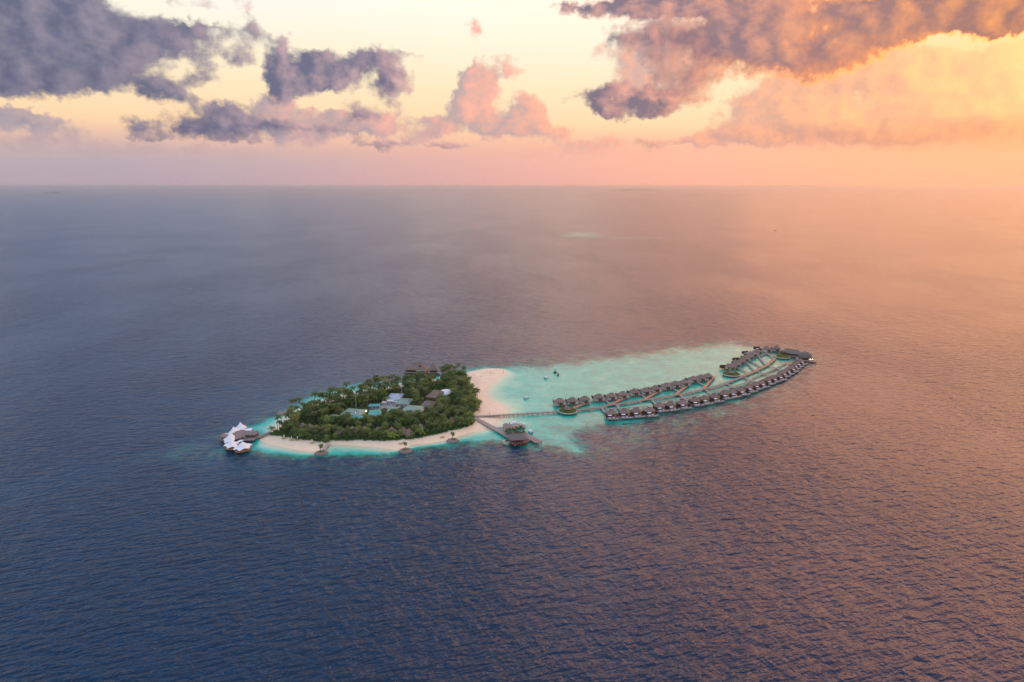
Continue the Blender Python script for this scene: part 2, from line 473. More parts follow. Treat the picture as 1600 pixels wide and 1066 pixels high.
def to_px(x, y, z):
    p = R(PITCH); dz = z - CAM_H
    depth = y * math.cos(p) - dz * math.sin(p)
    up = y * math.sin(p) + dz * math.cos(p)
    return 800 + F * x / depth, 533 - F * up / depth


def ngon(n, rx, ry, cx=0, cy=0, a0=0.0):
    return [(cx + rx * math.cos(a0 + 2 * math.pi * i / n), cy + ry * math.sin(a0 + 2 * math.pi * i / n)) for i in range(n)]


ORD = ['first', 'second', 'third', 'fourth', 'fifth', 'sixth', 'seventh', 'eighth', 'ninth', 'tenth', 'eleventh', 'twelfth', 'thirteenth', 'fourteenth',
       'fifteenth', 'sixteenth', 'seventeenth', 'eighteenth', 'nineteenth', 'twentieth', 'twenty-first', 'twenty-second', 'twenty-third', 'twenty-fourth',
       'twenty-fifth', 'twenty-sixth', 'twenty-seventh', 'twenty-eighth', 'twenty-ninth', 'thirtieth']


# signed distance (inside positive) of many points to a polygon on the ground
def sdist(PX, PY, poly):
    P = np.array(poly, float); n = len(P)
    dmin = np.full(PX.shape, 1e18); inside = np.zeros(PX.shape, bool)
    for i in range(n):
        x0, y0 = P[i]; x1, y1 = P[(i + 1) % n]
        ex, ey = x1 - x0, y1 - y0
        t = np.clip(((PX - x0) * ex + (PY - y0) * ey) / (ex * ex + ey * ey + 1e-9), 0, 1)
        dmin = np.minimum(dmin, (PX - x0 - t * ex) ** 2 + (PY - y0 - t * ey) ** 2)
        c = ((y0 > PY) != (y1 > PY)) & (PX < ex * (PY - y0) / (ey + 1e-12) + x0)
        inside ^= c
    return np.where(inside, 1, -1) * np.sqrt(dmin)


def smoothline(pts, k=3, closed=True):
    """Catmull-Rom through the points"""
    out = []; n = len(pts)
    rng = range(n) if closed else range(n - 1)
    for i in rng:
        g = (lambda j: Vector(pts[j % n])) if closed else (lambda j: Vector(pts[max(0, min(n - 1, j))]))
        p0, p1, p2, p3 = g(i - 1), g(i), g(i + 1), g(i + 2)
        for s_ in range(k):
            t = s_ / k
            out.append(0.5 * ((2 * p1) + (p2 - p0) * t + (2 * p0 - 5 * p1 + 4 * p2 - p3) * t * t + (3 * p1 - p0 - 3 * p2 + p3) * t ** 3))
    if not closed: out.append(Vector(pts[-1]))
    return [(p.x, p.y) for p in out]


# ------------------------------------------------------------------ outlines of the place
SAND_PX = [(404, 685), (418, 693.6), (445, 699), (475, 704.5), (492, 705.5), (505, 701), (517, 694.5), (552, 696.5), (587, 699), (622, 702.6), (645, 695), (666, 693), (692, 689),
           (720, 680.5), (742, 674), (762, 669), (770, 662), (776, 655), (783, 650), (786, 641), (783, 635), (769.5, 629), (759, 623), (756, 615.5), (757.5, 608), (768, 597.5), (780, 588.5),
           (789, 584), (792, 581), (787.5, 577.3), (772.5, 576), (757.5, 576.5), (735, 581.5), (715, 586.5), (690, 592), (655, 599), (610, 606), (560, 615), (510, 628), (480, 638), (457, 649), (442, 661), (430, 672), (418, 680)]
VEG_PX = [(423, 680), (445, 685), (472, 690), (505, 693), (521, 690.4), (561, 689.5), (605, 691), (645, 687.8), (675, 682.5), (701, 675.5), (719, 672), (741, 664), (735, 650), (748, 645), (748, 630), (740, 616),
          (732, 602), (724, 592), (712, 588), (690, 594), (655, 601), (610, 608.5), (560, 618), (510, 631), (482, 641), (460, 652), (447, 664), (436, 674)]
LAGOON_PX = [(384, 706), (420, 712), (460, 716), (500, 716.5), (560, 715), (610, 712), (650, 705), (690, 699), (735, 694), (775, 694), (795, 700), (835, 701), (862, 702), (890, 710), (915, 713), (930, 711),
             (916, 699), (903, 686), (912, 674), (938, 668), (955, 667), (985, 665), (1012, 662), (1030, 654), (1065, 647), (1105, 640), (1145, 630), (1180, 620), (1212, 606), (1240, 590), (1262, 573), (1266, 562),
             (1240, 556), (1215, 545), (1180, 538), (1140, 533), (1090, 538), (1040, 543), (990, 551), (940, 556), (895, 562), (850, 568), (815, 570), (795, 574), (760, 574), (725, 578), (690, 585), (650, 588), (600, 597),
             (545, 603), (505, 611), (480, 620), (455, 634), (430, 647), (402, 659), (383, 667), (384, 675), (400, 681), (400, 688), (385, 696)]
sand = smoothline([G(*p) for p in SAND_PX], 3)
veg = [tuple(G(*p)) for p in VEG_PX]
lagoon = smoothline([G(*p) for p in LAGOON_PX], 2)
reef_rim = smoothline([G(*p) for p in [(232, 714), (300, 722), (400, 728), (520, 732), (640, 726), (740, 714), (820, 712), (900, 724), (960, 716), (1040, 690), (1130, 664), (1210, 634), (1270, 598), (1300, 566), (1270, 546),
                                       (1200, 532), (1120, 527), (1000, 538), (900, 552), (800, 561), (700, 571), (600, 586), (500, 602), (430, 632), (370, 662), (300, 690)]], 3)


# ------------------------------------------------------------------ sea
def axis(lo, hi, step, far):
    a = list(np.arange(lo, hi + .01, step)); s_ = step
    x = a[-1]
    while x < far: s_ *= 1.35; x += s_; a.append(min(x, far))
    s_ = step; x = a[0]
    while x > -far: s_ *= 1.35; x -= s_; a.insert(0, max(x, -far))
    return np.array(a)


FAR = 80000.0
ax, ay = axis(-330, 530, 2.4, FAR), axis(470, 960, 2.4, FAR)
GX, GY = np.meshgrid(ax, ay)
near_m = (np.abs(GX - 100) < 700) & (GY > 300) & (GY < 1300)
sl = np.full(GX.shape, -999.0); ss = sl.copy(); sr = sl.copy()
sl[near_m] = sdist(GX[near_m], GY[near_m], lagoon)
ss[near_m] = sdist(GX[near_m], GY[near_m], sand)
sr[near_m] = sdist(GX[near_m], GY[near_m], reef_rim)
sstep = lambda x, a, b: (lambda t: t * t * (3 - 2 * t))(np.clip((x - a) / (b - a), 0, 1))
north = sstep(GY, 640, 720)
shoal = 0.30 * sstep(sr, -18, 26) + 0.40 * ((1 - north) * sstep(sl, -7, 12) + north * sstep(sl, -16, 34))
shoal += 0.07 * sstep(sl, 5, 60)
shoal += 0.26 * np.exp(-np.maximum(-ss, 0) / 8.0) + 0.08 * np.exp(-np.maximum(-ss, 0) / 28.0)
shoal = np.clip(shoal, 0, 1)
nx, ny = len(ax), len(ay)
idx = np.arange(nx * ny).reshape(ny, nx)
quads = np.stack([idx[:-1, :-1], idx[:-1, 1:], idx[1:, 1:], idx[1:, :-1]], -1).reshape(-1, 4)
me = bpy.data.meshes.new('sea')
me.vertices.add(nx * ny); me.vertices.foreach_set('co', np.stack([GX, GY, np.zeros_like(GX)], -1).ravel())
me.loops.add(quads.size); me.loops.foreach_set('vertex_index', quads.ravel().astype(np.int32))
me.polygons.add(len(quads)); me.polygons.foreach_set('loop_start', np.arange(0, quads.size, 4, dtype=np.int32))
me.update(); me.validate()
at = me.attributes.new('shoal', 'FLOAT', 'POINT'); at.data.foreach_set('value', shoal.ravel().astype(np.float32))


def sea_material():
    m, nt, b = new_mat('sea_water')
    ge = nt.nodes.new('ShaderNodeNewGeometry'); P = ge.outputs['Position']
    at = nt.nodes.new('ShaderNodeAttribute'); at.attribute_name = 'shoal'
    sh = X(nt, at.outputs['Fac'])
    # shoals far out, as the place has them: (px, py, half width px, half depth px, strength)
    for (px, py, rx, ry, w) in [(908, 367, 50, 6, .62), (990, 371.5, 110, 3, .42), (1130, 352, 150, 1.8, .25), (1090, 322, 30, .9, .45), (340, 332.5, 22, .8, .45), (118, 302.5, 24, .8, .5), (560, 331, 80, .7, .25), (960, 325, 60, .7, .2)]:
        c = G(px, py); ex = abs(G(px + rx, py).x - c.x); ey = abs(G(px, py - ry).y - G(px, py + ry).y) / 2
        d = vmath(nt, 'MULTIPLY_ADD', P, (1 / ex, 1 / ey, 0), (-c.x / ex, -c.y / ey, 0))
        n = nt.nodes.new('ShaderNodeVectorMath'); n.operation = 'DOT_PRODUCT'; nt.links.new(d, n.inputs[0]); nt.links.new(d, n.inputs[1])
        wob = noise(nt, vmath(nt, 'MULTIPLY', P, (1 / ex, 1 / ey, 0)), 1.6, 3, .6, dims='2D')
        sh = sh.max((X(nt, n.outputs['Value']) * -1.0 + 1.0 + (wob - 0.5) * 1.6).clamp() * w)
    patch = noise(nt, P, 0.045, 5, 0.62, dims='2D')
    patch2 = noise(nt, vmath(nt, 'MULTIPLY', P, (1, .55, 1)), 0.16, 3, 0.6, dims='2D')
    edge = sh.step(.02, .3) * (sh * -1.0 + 1.0).step(.10, .42)
    s2 = (sh + ((patch - 0.59) * 1.2 + (patch2 - .54) * .5) * edge).clamp()
    col = ramp(nt, s2, [(0.0, (.0004, .021, .058)), (.16, (.002, .055, .090)), (.34, (.012, .135, .125)), (.50, (.006, .27, .215)), (.66, (.003, .40, .31)), (.78, (.025, .50, .37)), (.90, (.40, .66, .44)), (1.0, (.74, .62, .42))])
    # coral heads show brown through the clear shallows
    coral = patch2.step(.53, .62) * edge * 0.75
    col = mixc(nt, coral, col, (.055, .075, .065))
    nt.links.new(col, b.inputs['Base Color'])
    b.inputs['IOR'].default_value = 1.333
    b.inputs['Roughness'].default_value = 0.27
    # wind chop: two crossing trains and ripples, larger where the wind gets hold
    def train(az, lam, along, detail, seed):
        ca, sa = math.cos(R(az)), math.sin(R(az))         # crests run towards bearing az
        sepn = nt.nodes.new('ShaderNodeSeparateXYZ'); nt.links.new(P, sepn.inputs[0])
        px_, py_ = X(nt, sepn.outputs[0]), X(nt, sepn.outputs[1])
        al = px_ * sa + py_ * ca
        ac = px_ * ca - py_ * sa
        v = combine(nt, ac * (1 / lam), al * (1 / along), seed)
        return noise(nt, v, 1.0, detail, .55, 0.35)
    h = train(70, 3.8, 12.0, 3, 1.0) * 0.66 + train(-29, 4.9, 17.0, 3, 7.0) * 0.29 + train(48, 1.7, 4.0, 2, 3.0) * 0.14 + train(84, 11.0, 27.0, 2, 9.0) * 0.45
    gust = noise(nt, vmath(nt, 'MULTIPLY', P, (1, .45, 1)), 0.0042, 5, .65, dims='2D').step(.28, .72) * .75 + .5
    calm = sh.step(.35, .75) * -0.72 + 1.0
    bp = nt.nodes.new('ShaderNodeBump'); bp.inputs['Strength'].default_value = 1.0; bp.inputs['Distance'].default_value = 1.0
    nt.links.new((h * gust * calm * 3.5).s, bp.inputs['Height'])
    nt.links.new(bp.outputs[0], b.inputs['Normal'])
    return m


sea = bpy.data.objects.new('sea', me); COL.objects.link(sea); me.materials.append(sea_material())
tag(sea, 'deep blue open sea turning turquoise over the lagoon', None, None, 'structure')

# ------------------------------------------------------------------ island ground
ix, iy = np.arange(-230, 20, 1.6), np.arange(480, 780, 1.6)
TX, TY = np.meshgrid(ix, iy)
ts = sdist(TX, TY, sand); tv = sdist(TX, TY, veg)
TZ = np.where(ts > 0, 1.9 * (1 - np.exp(-ts / 14.0)), ts * 0.10)
TZ += np.where(tv > 0, .25, 0)
keep = ts > -9
tid = -np.ones(TX.shape, int); tid[keep] = np.arange(keep.sum())
q = np.stack([tid[:-1, :-1], tid[:-1, 1:], tid[1:, 1:], tid[1:, :-1]], -1).reshape(-1, 4)
q = q[(q >= 0).all(1)]
me = bpy.data.meshes.new('island_ground')
me.from_pydata(np.stack([TX[keep], TY[keep], TZ[keep]], -1).tolist(), [], q.tolist())
a_ = me.attributes.new('grown', 'FLOAT', 'POINT'); a_.data.foreach_set('value', sstep(tv[keep], -1.5, 4).astype(np.float32))
m, nt, b = new_mat('sand')
ge = nt.nodes.new('ShaderNodeNewGeometry')
at = nt.nodes.new('ShaderNodeAttribute'); at.attribute_name = 'grown'
n1 = noise(nt, ge.outputs['Position'], .12, 8, .68)
sc_ = mixc(nt, n1.step(.3, .7), (.86, .65, .44), (.93, .76, .55))
sp = nt.nodes.new('ShaderNodeSeparateXYZ'); nt.links.new(ge.outputs['Position'], sp.inputs[0])
sc_ = mixc(nt, X(nt, sp.outputs[2]).step(.42, .05) * .45, sc_, (.92, .70, .44))       # damp rim of coarser coral sand
lit = mixc(nt, n1.step(.35, .65), (.035, .040, .016), (.10, .075, .045))
nt.links.new(mixc(nt, X(nt, at.outputs['Fac']), sc_, lit), b.inputs['Base Color'])
b.inputs['Roughness'].default_value = .95; b.inputs['Specular IOR Level'].default_value = .1
me.materials.append(m)
ground = smooth(bpy.data.objects.new('island_ground', me)); COL.objects.link(ground)
tag(ground, 'pale sand of the island and its beaches', None, None, 'structure')


def look(tab, x, y):
    i = min(max(int(round((y - iy[0]) / 1.6)), 0), len(iy) - 1); j = min(max(int(round((x - ix[0]) / 1.6)), 0), len(ix) - 1)
    return float(tab[i, j])


def gz(x, y):
    s_ = look(ts, x, y)
    return 1.9 * (1 - math.exp(-s_ / 14.0)) if s_ > 0 else s_ * .1


# far islands, low and wooded, on the horizon
def far_island(px0, px1, py, dist_h, seed, label):
    c0, c1 = G(px0, py), G(px1, py)
    L = (c1 - c0).length; rnd = random.Random(seed)
    n = 46; mb = MB()
    rings = []
    for i in range(n + 1):
        t = i / n; e = math.sin(math.pi * t) ** .35 if 0 < t < 1 else 0.0
        w = L * .10 * max(e, .02); h = dist_h * max(e, .03) * (0.72 + .5 * rnd.random())
        x = -L / 2 + L * t
        rings.append([(x, -w, -1), (x, -w * .75, h * .55), (x, -w * .3, h), (x, w * .3, h * .9), (x, w * .75, h * .5), (x, w, -1)])
    mb.loft(rings)
    o = mb.build('distant_island', M['broad_leaf'], None, ((c0.x + c1.x) / 2, (c0.y + c1.y) / 2, 0))
    tag(o, label, None, None, 'structure')
far_island(957, 1031, 298.2, 80, 1, 'long low wooded island on the horizon right of centre')
far_island(905, 932, 295.2, 60, 2, 'faint short island on the horizon near the centre')
far_island(70, 96, 302, 45, 3, 'faint low island far off at the left')


# ------------------------------------------------------------------ boardwalks
def offset_strip(pts, w):
    L, Rr = [], []
    for i, p in enumerate(pts):
        t = (pts[min(i + 1, len(pts) - 1)] - pts[max(i - 1, 0)]).normalized()
        nrm = Vector((-t.y, t.x)) * (w / 2)
        L.append(p + nrm); Rr.append(p - nrm)
    return L, Rr


def boardwalk(pix, width, z, label, mat='deck', rails=True, post_mat='post', group=None, name='boardwalk', gap=4.0):
    pts = [G(px, py, z) for px, py in pix]
    o = pts[0].copy()
    root = thing(name, label, 'boardwalk', (o.x, o.y, 0), 0, group)
    loc = [p - o for p in pts]
    L, Rr = offset_strip(loc, width)
    mb = MB()
    n = len(loc)
    vs = [(p.x, p.y, z) for p in L] + [(p.x, p.y, z) for p in Rr] + [(p.x, p.y, z - .35) for p in L] + [(p.x, p.y, z - .35) for p in Rr]
    fs = []
    for i in range(n - 1):
        fs += [(n + i, n + i + 1, i + 1, i), (2 * n + i, 2 * n + i + 1, 3 * n + i + 1, 3 * n + i), (i, i + 1, 2 * n + i + 1, 2 * n + i), (n + i + 1, n + i, 3 * n + i, 3 * n + i + 1)]
    fs += [(0, 2 * n, 3 * n, n), (n - 1, 2 * n - 1, 4 * n - 1, 3 * n - 1)]
    mb.add(vs, fs); mb.build('deck', M[mat], root)
    pm, rm = MB(), MB()
    for i in range(n - 1):
        d = loc[i + 1] - loc[i]; k = max(1, int(d.length / gap))
        t = d.normalized(); nr = Vector((-t.y, t.x)) * (width / 2 - .12)
        for j in range(k + (i == n - 2)):
            c = loc[i] + d * (j / k)
            for sgn in (-1, 1):
                q = c + nr * sgn
                pm.cyl(q.x, q.y, -3.0, z - .34, .16, n=6)
                if rails: rm.box(q.x - .06, q.x + .06, q.y - .06, q.y + .06, z - .02, z + .95)
        if rails:
            for sgn in (-1, 1):
                rm.tube([(*(loc[i] + nr * sgn), z + .95), (*(loc[i + 1] + nr * sgn), z + .95)], .07, 4)
    tag(pm.build('posts', M[post_mat], root), kind='stuff')
    if rails: tag(rm.build('railing', M['rail_metal'], root), kind='stuff')
    return root


ZD = 1.8
SPINE = [(737, 650.5), (750, 650.5), (795, 648), (840, 645.3), (873, 642.8)]
boardwalk(SPINE, 3.4, ZD, 'long straight boardwalk from the sandbar to the first round planted deck')
SPINE2 = [(902, 640.5), (939, 636), (951, 633), (978, 629.6), (1005, 625), (1030, 621.3), (1055, 617.3), (1080, 612.6), (1099, 608.3), (1120, 603), (1134, 598.6), (1150, 592.6), (1161, 588)]
boardwalk(SPINE2, 3.4, ZD, 'main boardwalk running between the two villa rows to the middle planted deck')
SPINE3 = [(1161.5, 587.6), (1180, 580), (1198, 571), (1206, 565), (1211, 559.5)]
boardwalk(SPINE3, 3.4, ZD, 'far stretch of main boardwalk from middle planted deck to the outermost one', 'deck_warm')

for i, (pix, lab) in enumerate([
        ([(896, 637.6), (922.6, 627)], 'warm brown side boardwalk from the first planted deck to the three nearest inner villas'),
        ([(952.5, 632.2), (983, 619)], 'warm brown diagonal boardwalk serving the second trio of inner villas'),
        ([(1006, 624), (1034.8, 608.7)], 'warm brown diagonal boardwalk serving the third trio of inner villas'),
        ([(1056, 616.2), (1078.4, 598.2)], 'warm brown diagonal boardwalk serving the fourth trio of inner villas'),
        ([(1099.4, 606.8), (1116, 588)], 'warm brown diagonal boardwalk serving the fifth trio of inner villas')]):
    boardwalk(pix, 3.0, ZD + .004, lab, 'deck_warm', False, group='diagonal boardwalks of the inner villas', name='side_boardwalk')
SHORT = [((880, 630.4), (886, 636.3)), ((898.6, 628), (903, 632)), ((942.5, 621.4), (953, 631.2)), ((960.5, 619.3), (966.5, 624.4)), ((999, 615.5), (1009.5, 621.7)), ((1016, 611), (1020.5, 614.6)),
         ((1046, 604), (1061, 612)), ((1061.6, 602), (1067, 606)), ((1089, 596.4), (1102, 602.8)), ((1099, 591.6), (1106, 595.6)),
         ((1164, 564), (1179, 579)), ((1184, 555), (1196, 570)), ((1197, 551), (1209, 560)), ((1148, 572), (1170, 583)), ((1170, 562), (1189, 573))]
for i, (a, c) in enumerate(SHORT):
    boardwalk([a, c], 1.9, ZD - .01, ORD[i] + ' narrow grey link walk to an inner villa, counting from the near end', 'deck_grey', False, group='narrow link walks to the inner villas', name='link_walk')
OUT_LINKS = [((939.5, 637), (947, 646)), ((963, 632.5), (970, 640.5)), ((1018, 624), (1027, 634)), ((1062, 617), (1073, 625)), ((1102, 609), (1113, 616)), ((1136, 599.5), (1149, 606.5)), ((1163, 589), (1179, 596.5)), ((1184, 580.5), (1203, 586)), ((1201, 571), (1220, 577.5))]
for i, (a, c) in enumerate(OUT_LINKS):
    boardwalk([a, c], 2.0, ZD - .012, ORD[i] + ' grey link walk from the main boardwalk to the outer villa row', 'deck_grey', False, group='link walks to the outer villas', name='link_walk')
# the service walk just behind the outer villas
boardwalk([(947, 638.6), (975, 637.2), (1012, 634.6)], 1.8, ZD - .02, 'narrow service walk behind the four nearest outer villas', 'deck_grey', False, name='service_walk')
boardwalk([(1026, 628), (1062, 622.5), (1092, 617)], 1.8, ZD - .02, 'narrow service walk behind the fifth to ninth outer villas', 'deck_grey', False, name='service_walk')
boardwalk([(1110, 611), (1145, 604), (1172, 595)], 1.8, ZD - .02, 'narrow service walk behind the middle outer villas', 'deck_grey', False, name='service_walk')
boardwalk([(1176, 590), (1205, 579), (1228, 567)], 1.8, ZD - .02, 'narrow service walk behind the far outer villas', 'deck_grey', False, name='service_walk')
boardwalk([(1188, 556), (1200, 552), (1214, 556)], 1.8, ZD - .02, 'curved walk under the two far end inner villas', 'deck_grey', False, name='service_walk')


# ------------------------------------------------------------------ villas
def scaled(poly, sx, sy, cx=0, cy=0):
    return [(cx + (x - cx) * sx, cy + (y - cy) * sy) for x, y in poly]


def roof_loft(poly, ze, zt, sx, sy, cx=0, cy=0, thick=.35, sag=.0):
    """thatched hip roof over a polygon, with a thick eave and slightly hollow slopes"""
    mid = lambda k: scaled(poly, 1 + (sx - 1) * k, 1 + (sy - 1) * k, cx, cy)
    r = [[(x, y, ze - thick) for x, y in scaled(poly, .96, .96, cx, cy)], [(x, y, ze) for x, y in poly]]
    for k in (.33, .66, 1.0):
        r.append([(x, y, ze + (zt - ze) * (k - sag * math.sin(math.pi * k))) for x, y in mid(k)])
    return MB().loft(r)


def rect(x0, x1, y0, y1, c=.0):
    if not c: return [(x0, y0), (x1, y0), (x1, y1), (x0, y1)]
    return [(x0 + c, y0), (x1 - c, y0), (x1, y0 + c), (x1, y1 - c), (x1 - c, y1), (x0 + c, y1), (x0, y1 - c), (x0, y0 + c)]


def inner_villa():
    t = thing('water_villa', 'x', 'villa')
    zf = 2.2
    MB().prism(rect(-5.0, 5.0, -4.0, 8.0), zf - .35, zf).build('platform', M['deck'], t)
    for x in (-4.4, -1.5, 1.5, 4.4):
        for y in (-3.4, 1.8, 7.2):
            MB().cyl(x, y, -3, zf - .34, .2, n=6).build('stilt', M['post_pale'], t)
    MB().prism(rect(-4.4, 4.4, -3.4, 4.6, 1.0), zf, 5.0).build('wall', M['plaster'], t)
    porch = MB().box(-.9, 2.0, -4.3, -3.3, zf + .002, 4.9).build('entrance_porch', M['timber_dark'], t)
    MB().box(.1, 1.0, -4.38, -4.3, zf + .05, 4.2).build('door', M['timber_wall'], porch)
    for x in (-3.4, -2.2):
        MB().box(x, x + .8, -3.47, -3.4, 3.2, 4.5).build('window', M['timber_wall'], t)
    poly = rect(-5.3, 5.3, -4.5, 5.2, 2.5)
    rf = roof_loft(poly, 4.9, 7.6, .30, .06, 0, .2, .4, .02).build('roof', M['thatch'], t)
    MB().box(-1.7, 1.7, -.12, .52, 7.5, 7.78).build('ridge_cap', M['ridge'], rf)
    MB().box(-5.0, -4.75, 3.0, 7.9, zf + .002, 4.6).build('privacy_screen', M['timber_dark'], t)
    MB().box(4.75, 5.0, 3.0, 7.9, zf + .002, 4.4).build('privacy_screen', M['timber_dark'], t)
    MB().box(-1.5, .5, 6.2, 7.2, zf, zf + .5).build('sunbed', M['cushion'], t)
    MB().box(4.9, 6.3, -2.6, .4, zf - .3, zf - .1).build('side_landing', M['deck_grey'], t)
    for i in range(4):
        MB().box(1.2 + i * .5, 1.7 + i * .5, 8.0, 9.0, zf - .3 - i * .45, zf - .15 - i * .45).build('step', M['deck_grey'], t)
    return remember(t)


def outer_villa():
    t = thing('water_villa', 'x', 'villa')
    zf = 2.2
    MB().prism(rect(-5.6, 5.2, -7.6, 5.0), zf - .4, zf).build('platform', M['deck'], t)
    MB().box(-5.62, 5.22, -7.72, -7.6, zf - .75, zf - .02).build('edge_beam', M['deck_grey'], t)
    for x in (-5, -1.6, 1.6, 4.7):
        for y in (-7.0, -1.5, 4.2):
            MB().cyl(x, y, -3, zf - .39, .2, n=6).build('stilt', M['post'], t)
    MB().box(-4.6, 4.6, -1.8, 4.4, zf, 5.0).build('wall', M['timber_dark'], t)
    for x0, x1 in ((-3.9, -1.2), (-.9, 1.6)):
        w = MB().box(x0, x1, -1.88, -1.8, zf + .1, 4.5).build('window', M['timber_wall'], t)
        MB().box(x0 + .2, x1 - .2, -1.92, -1.88, zf + .3, 4.3).build('pane', M['pool'], w)
    MB().box(2.2, 4.2, -1.92, -1.8, zf + .05, 4.4).build('open_doorway', M['orange_cloth'], t)
    poly = rect(-5.2, 5.2, -3.3, 5.2, 1.8)
    rf = roof_loft(poly, 4.8, 7.7, .34, .05, 0, .9, .4, .02).build('roof', M['thatch'], t)
    MB().box(-2.0, 2.0, .55, 1.2, 7.6, 7.9).build('ridge_cap', M['ridge'], rf)
    for x in (-5.5, 4.95):
        MB().box(x, x + .2, -4.6, -1.0, zf + .002, 4.2).build('privacy_screen', M['timber_dark'], t)
    aw = MB().box(-4.4, -.9, -5.5, -3.2, 4.28, 4.42).build('awning', M['white'], t)
    for x in (-4.2, -1.1):
        MB().cyl(x, -5.4, zf, 4.28, .07, n=5).build('awning_post', M['timber_dark'], aw)
    MB().box(-4.2, -2.0, -6.3, -4.9, zf + .002, zf + .5).build('daybed', M['cushion'], t)
    for x in (-.7, .4):
        MB().box(x, x + .75, -6.4, -4.6, zf + .004, zf + .45).build('sunbed', M['cushion'], t)
    MB().box(1.8, 4.6, -6.8, -4.2, zf - .02, zf + .12).build('plunge_pool', M['pool'], t)
    MB().box(1.6, 4.9, -7.5, -6.9, zf + .003, zf + .35).build('pool_ledge', M['plaster'], t)
    MB().box(5.2, 6.4, -7.6, -4.6, zf - 1.2, zf - .95).build('swim_platform', M['deck_grey'], t)
    for i in range(3):
        MB().box(5.22, 5.9, -4.6 + i * .5, -4.1 + i * .5, zf - 1.0 + i * .33, zf - .85 + i * .33).build('step', M['deck_grey'], t)
    return remember(t)


IN_PX = [(874.6, 626), (894, 624.4), (913.7, 622.4), (935.8, 619), (955.3, 617.3), (973.3, 615), (991.3, 610.8), (1008.6, 609), (1024.4, 605.6), (1040.9, 601.6), (1055, 598.8), (1069.4, 596.2), (1083, 591), (1095, 588.8), (1106, 586.4),
         (1141, 571.5), (1149.5, 568), (1156.5, 564), (1163, 559.5), (1170, 556), (1176, 552), (1184, 548.5), (1198, 544.2), (1213.5, 543.2)]
IN_YAW = [8] * 3 + [10] * 3 + [13] * 3 + [16] * 3 + [18] * 3 + [30, 32, 34, 36, 38, 40, 42, 22, -8]
proto = inner_villa()
IN_POS = []
for i, ((px, py), yaw) in enumerate(zip(IN_PX, IN_YAW)):
    o = proto if i == 0 else copy_tree(proto)
    p = G(px, py, 5.6); IN_POS.append(p)
    o.location = (p.x, p.y, 0); o.rotation_euler = (0, 0, R(yaw))
    o['label'] = ('nearest' if i == 0 else ORD[i]) + ' thatched villa of the inner lagoon row, counting from the near end'
    if i == 0: o['label'] = 'thatched pale-walled villa of the inner lagoon row nearest the sandbar'
    if i >= 22: o['label'] = ('left' if i == 22 else 'right') + ' of the two thatched villas behind greenery at the far tip'
    o['group'] = 'thatched villas of the inner lagoon row'
    o['category'] = 'villa'

# outer row: positions of the roofs along the curve
AWN = [(953, 649), (974, 647.6), (994, 646.2), (1014.5, 645), (1031, 637.8), (1049, 636), (1067, 633), (1086.6, 629), (1102, 626.2), (1118, 623), (1133, 618.5), (1146, 615.9), (1160, 612.6), (1172, 608), (1183, 604), (1193, 601), (1202.4, 596.4),
       (1211.3, 592.9), (1220.5, 589.9), (1226.7, 585), (1233.4, 581.3), (1240.5, 577.4), (1244.5, 573), (1249, 569.6), (1254.4, 566)]
aw = [G(px, py, 4.35) for px, py in AWN]
proto = outer_villa()
for i, p in enumerate(aw):
    t = (aw[min(i + 2, len(aw) - 1)] - aw[max(i - 2, 0)])
    yaw = math.atan2(t.y, t.x)
    yaw = yaw * .8
    o = proto if i == 0 else copy_tree(proto)
    c, s_ = math.cos(yaw), math.sin(yaw)
    off = Vector((-2.6 * c + 4.1 * s_, -2.6 * s_ - 4.1 * c))       # the awning's place on the villa
    o.location = (p.x - off.x, p.y - off.y, 0); o.rotation_euler = (0, 0, yaw)
    if i > 13: o.scale = (.9, .9, .95)
    o['label'] = (ORD[i] + ' thatched villa with white awning in the outer row, counting from the near end') if i else 'nearest thatched villa with white awning at the near end of outer row'
    o['group'] = 'thatched villas of the outer row'; o['category'] = 'villa'


# ------------------------------------------------------------------ leaves
def leaf_cloud(mb, centres, n, size, rnd, squash=.8):
    """many small leaf faces spread through clumps: centres = [(x, y, z, r)]"""
    tot = sum(c[3] ** 2 for c in centres)
    for (cx, cy, cz, r) in centres:
        for _ in range(max(4, int(n * r * r / tot))):
            d = Vector((rnd.gauss(0, 1), rnd.gauss(0, 1), rnd.gauss(0, 1) * squash + .25)).normalized()
            k = r * (rnd.random() ** .35)
            p = Vector((cx, cy, cz)) + Vector((d.x * k, d.y * k, d.z * k * squash))
            a = Vector((rnd.gauss(0, 1), rnd.gauss(0, 1), rnd.gauss(0, .5))).normalized()
            nrm = (d + Vector((0, 0, .5)) + Vector((rnd.gauss(0, .5), rnd.gauss(0, .5), rnd.gauss(0, .4)))).normalized()
            u = a.cross(nrm).normalized() * size * (.6 + .8 * rnd.random()); w = nrm.cross(u).normalized() * size * (.35 + .4 * rnd.random())
            mb.add([p - u, p - w * .9, p + u, p + w * .9], [(0, 1, 2, 3)])
    return mb


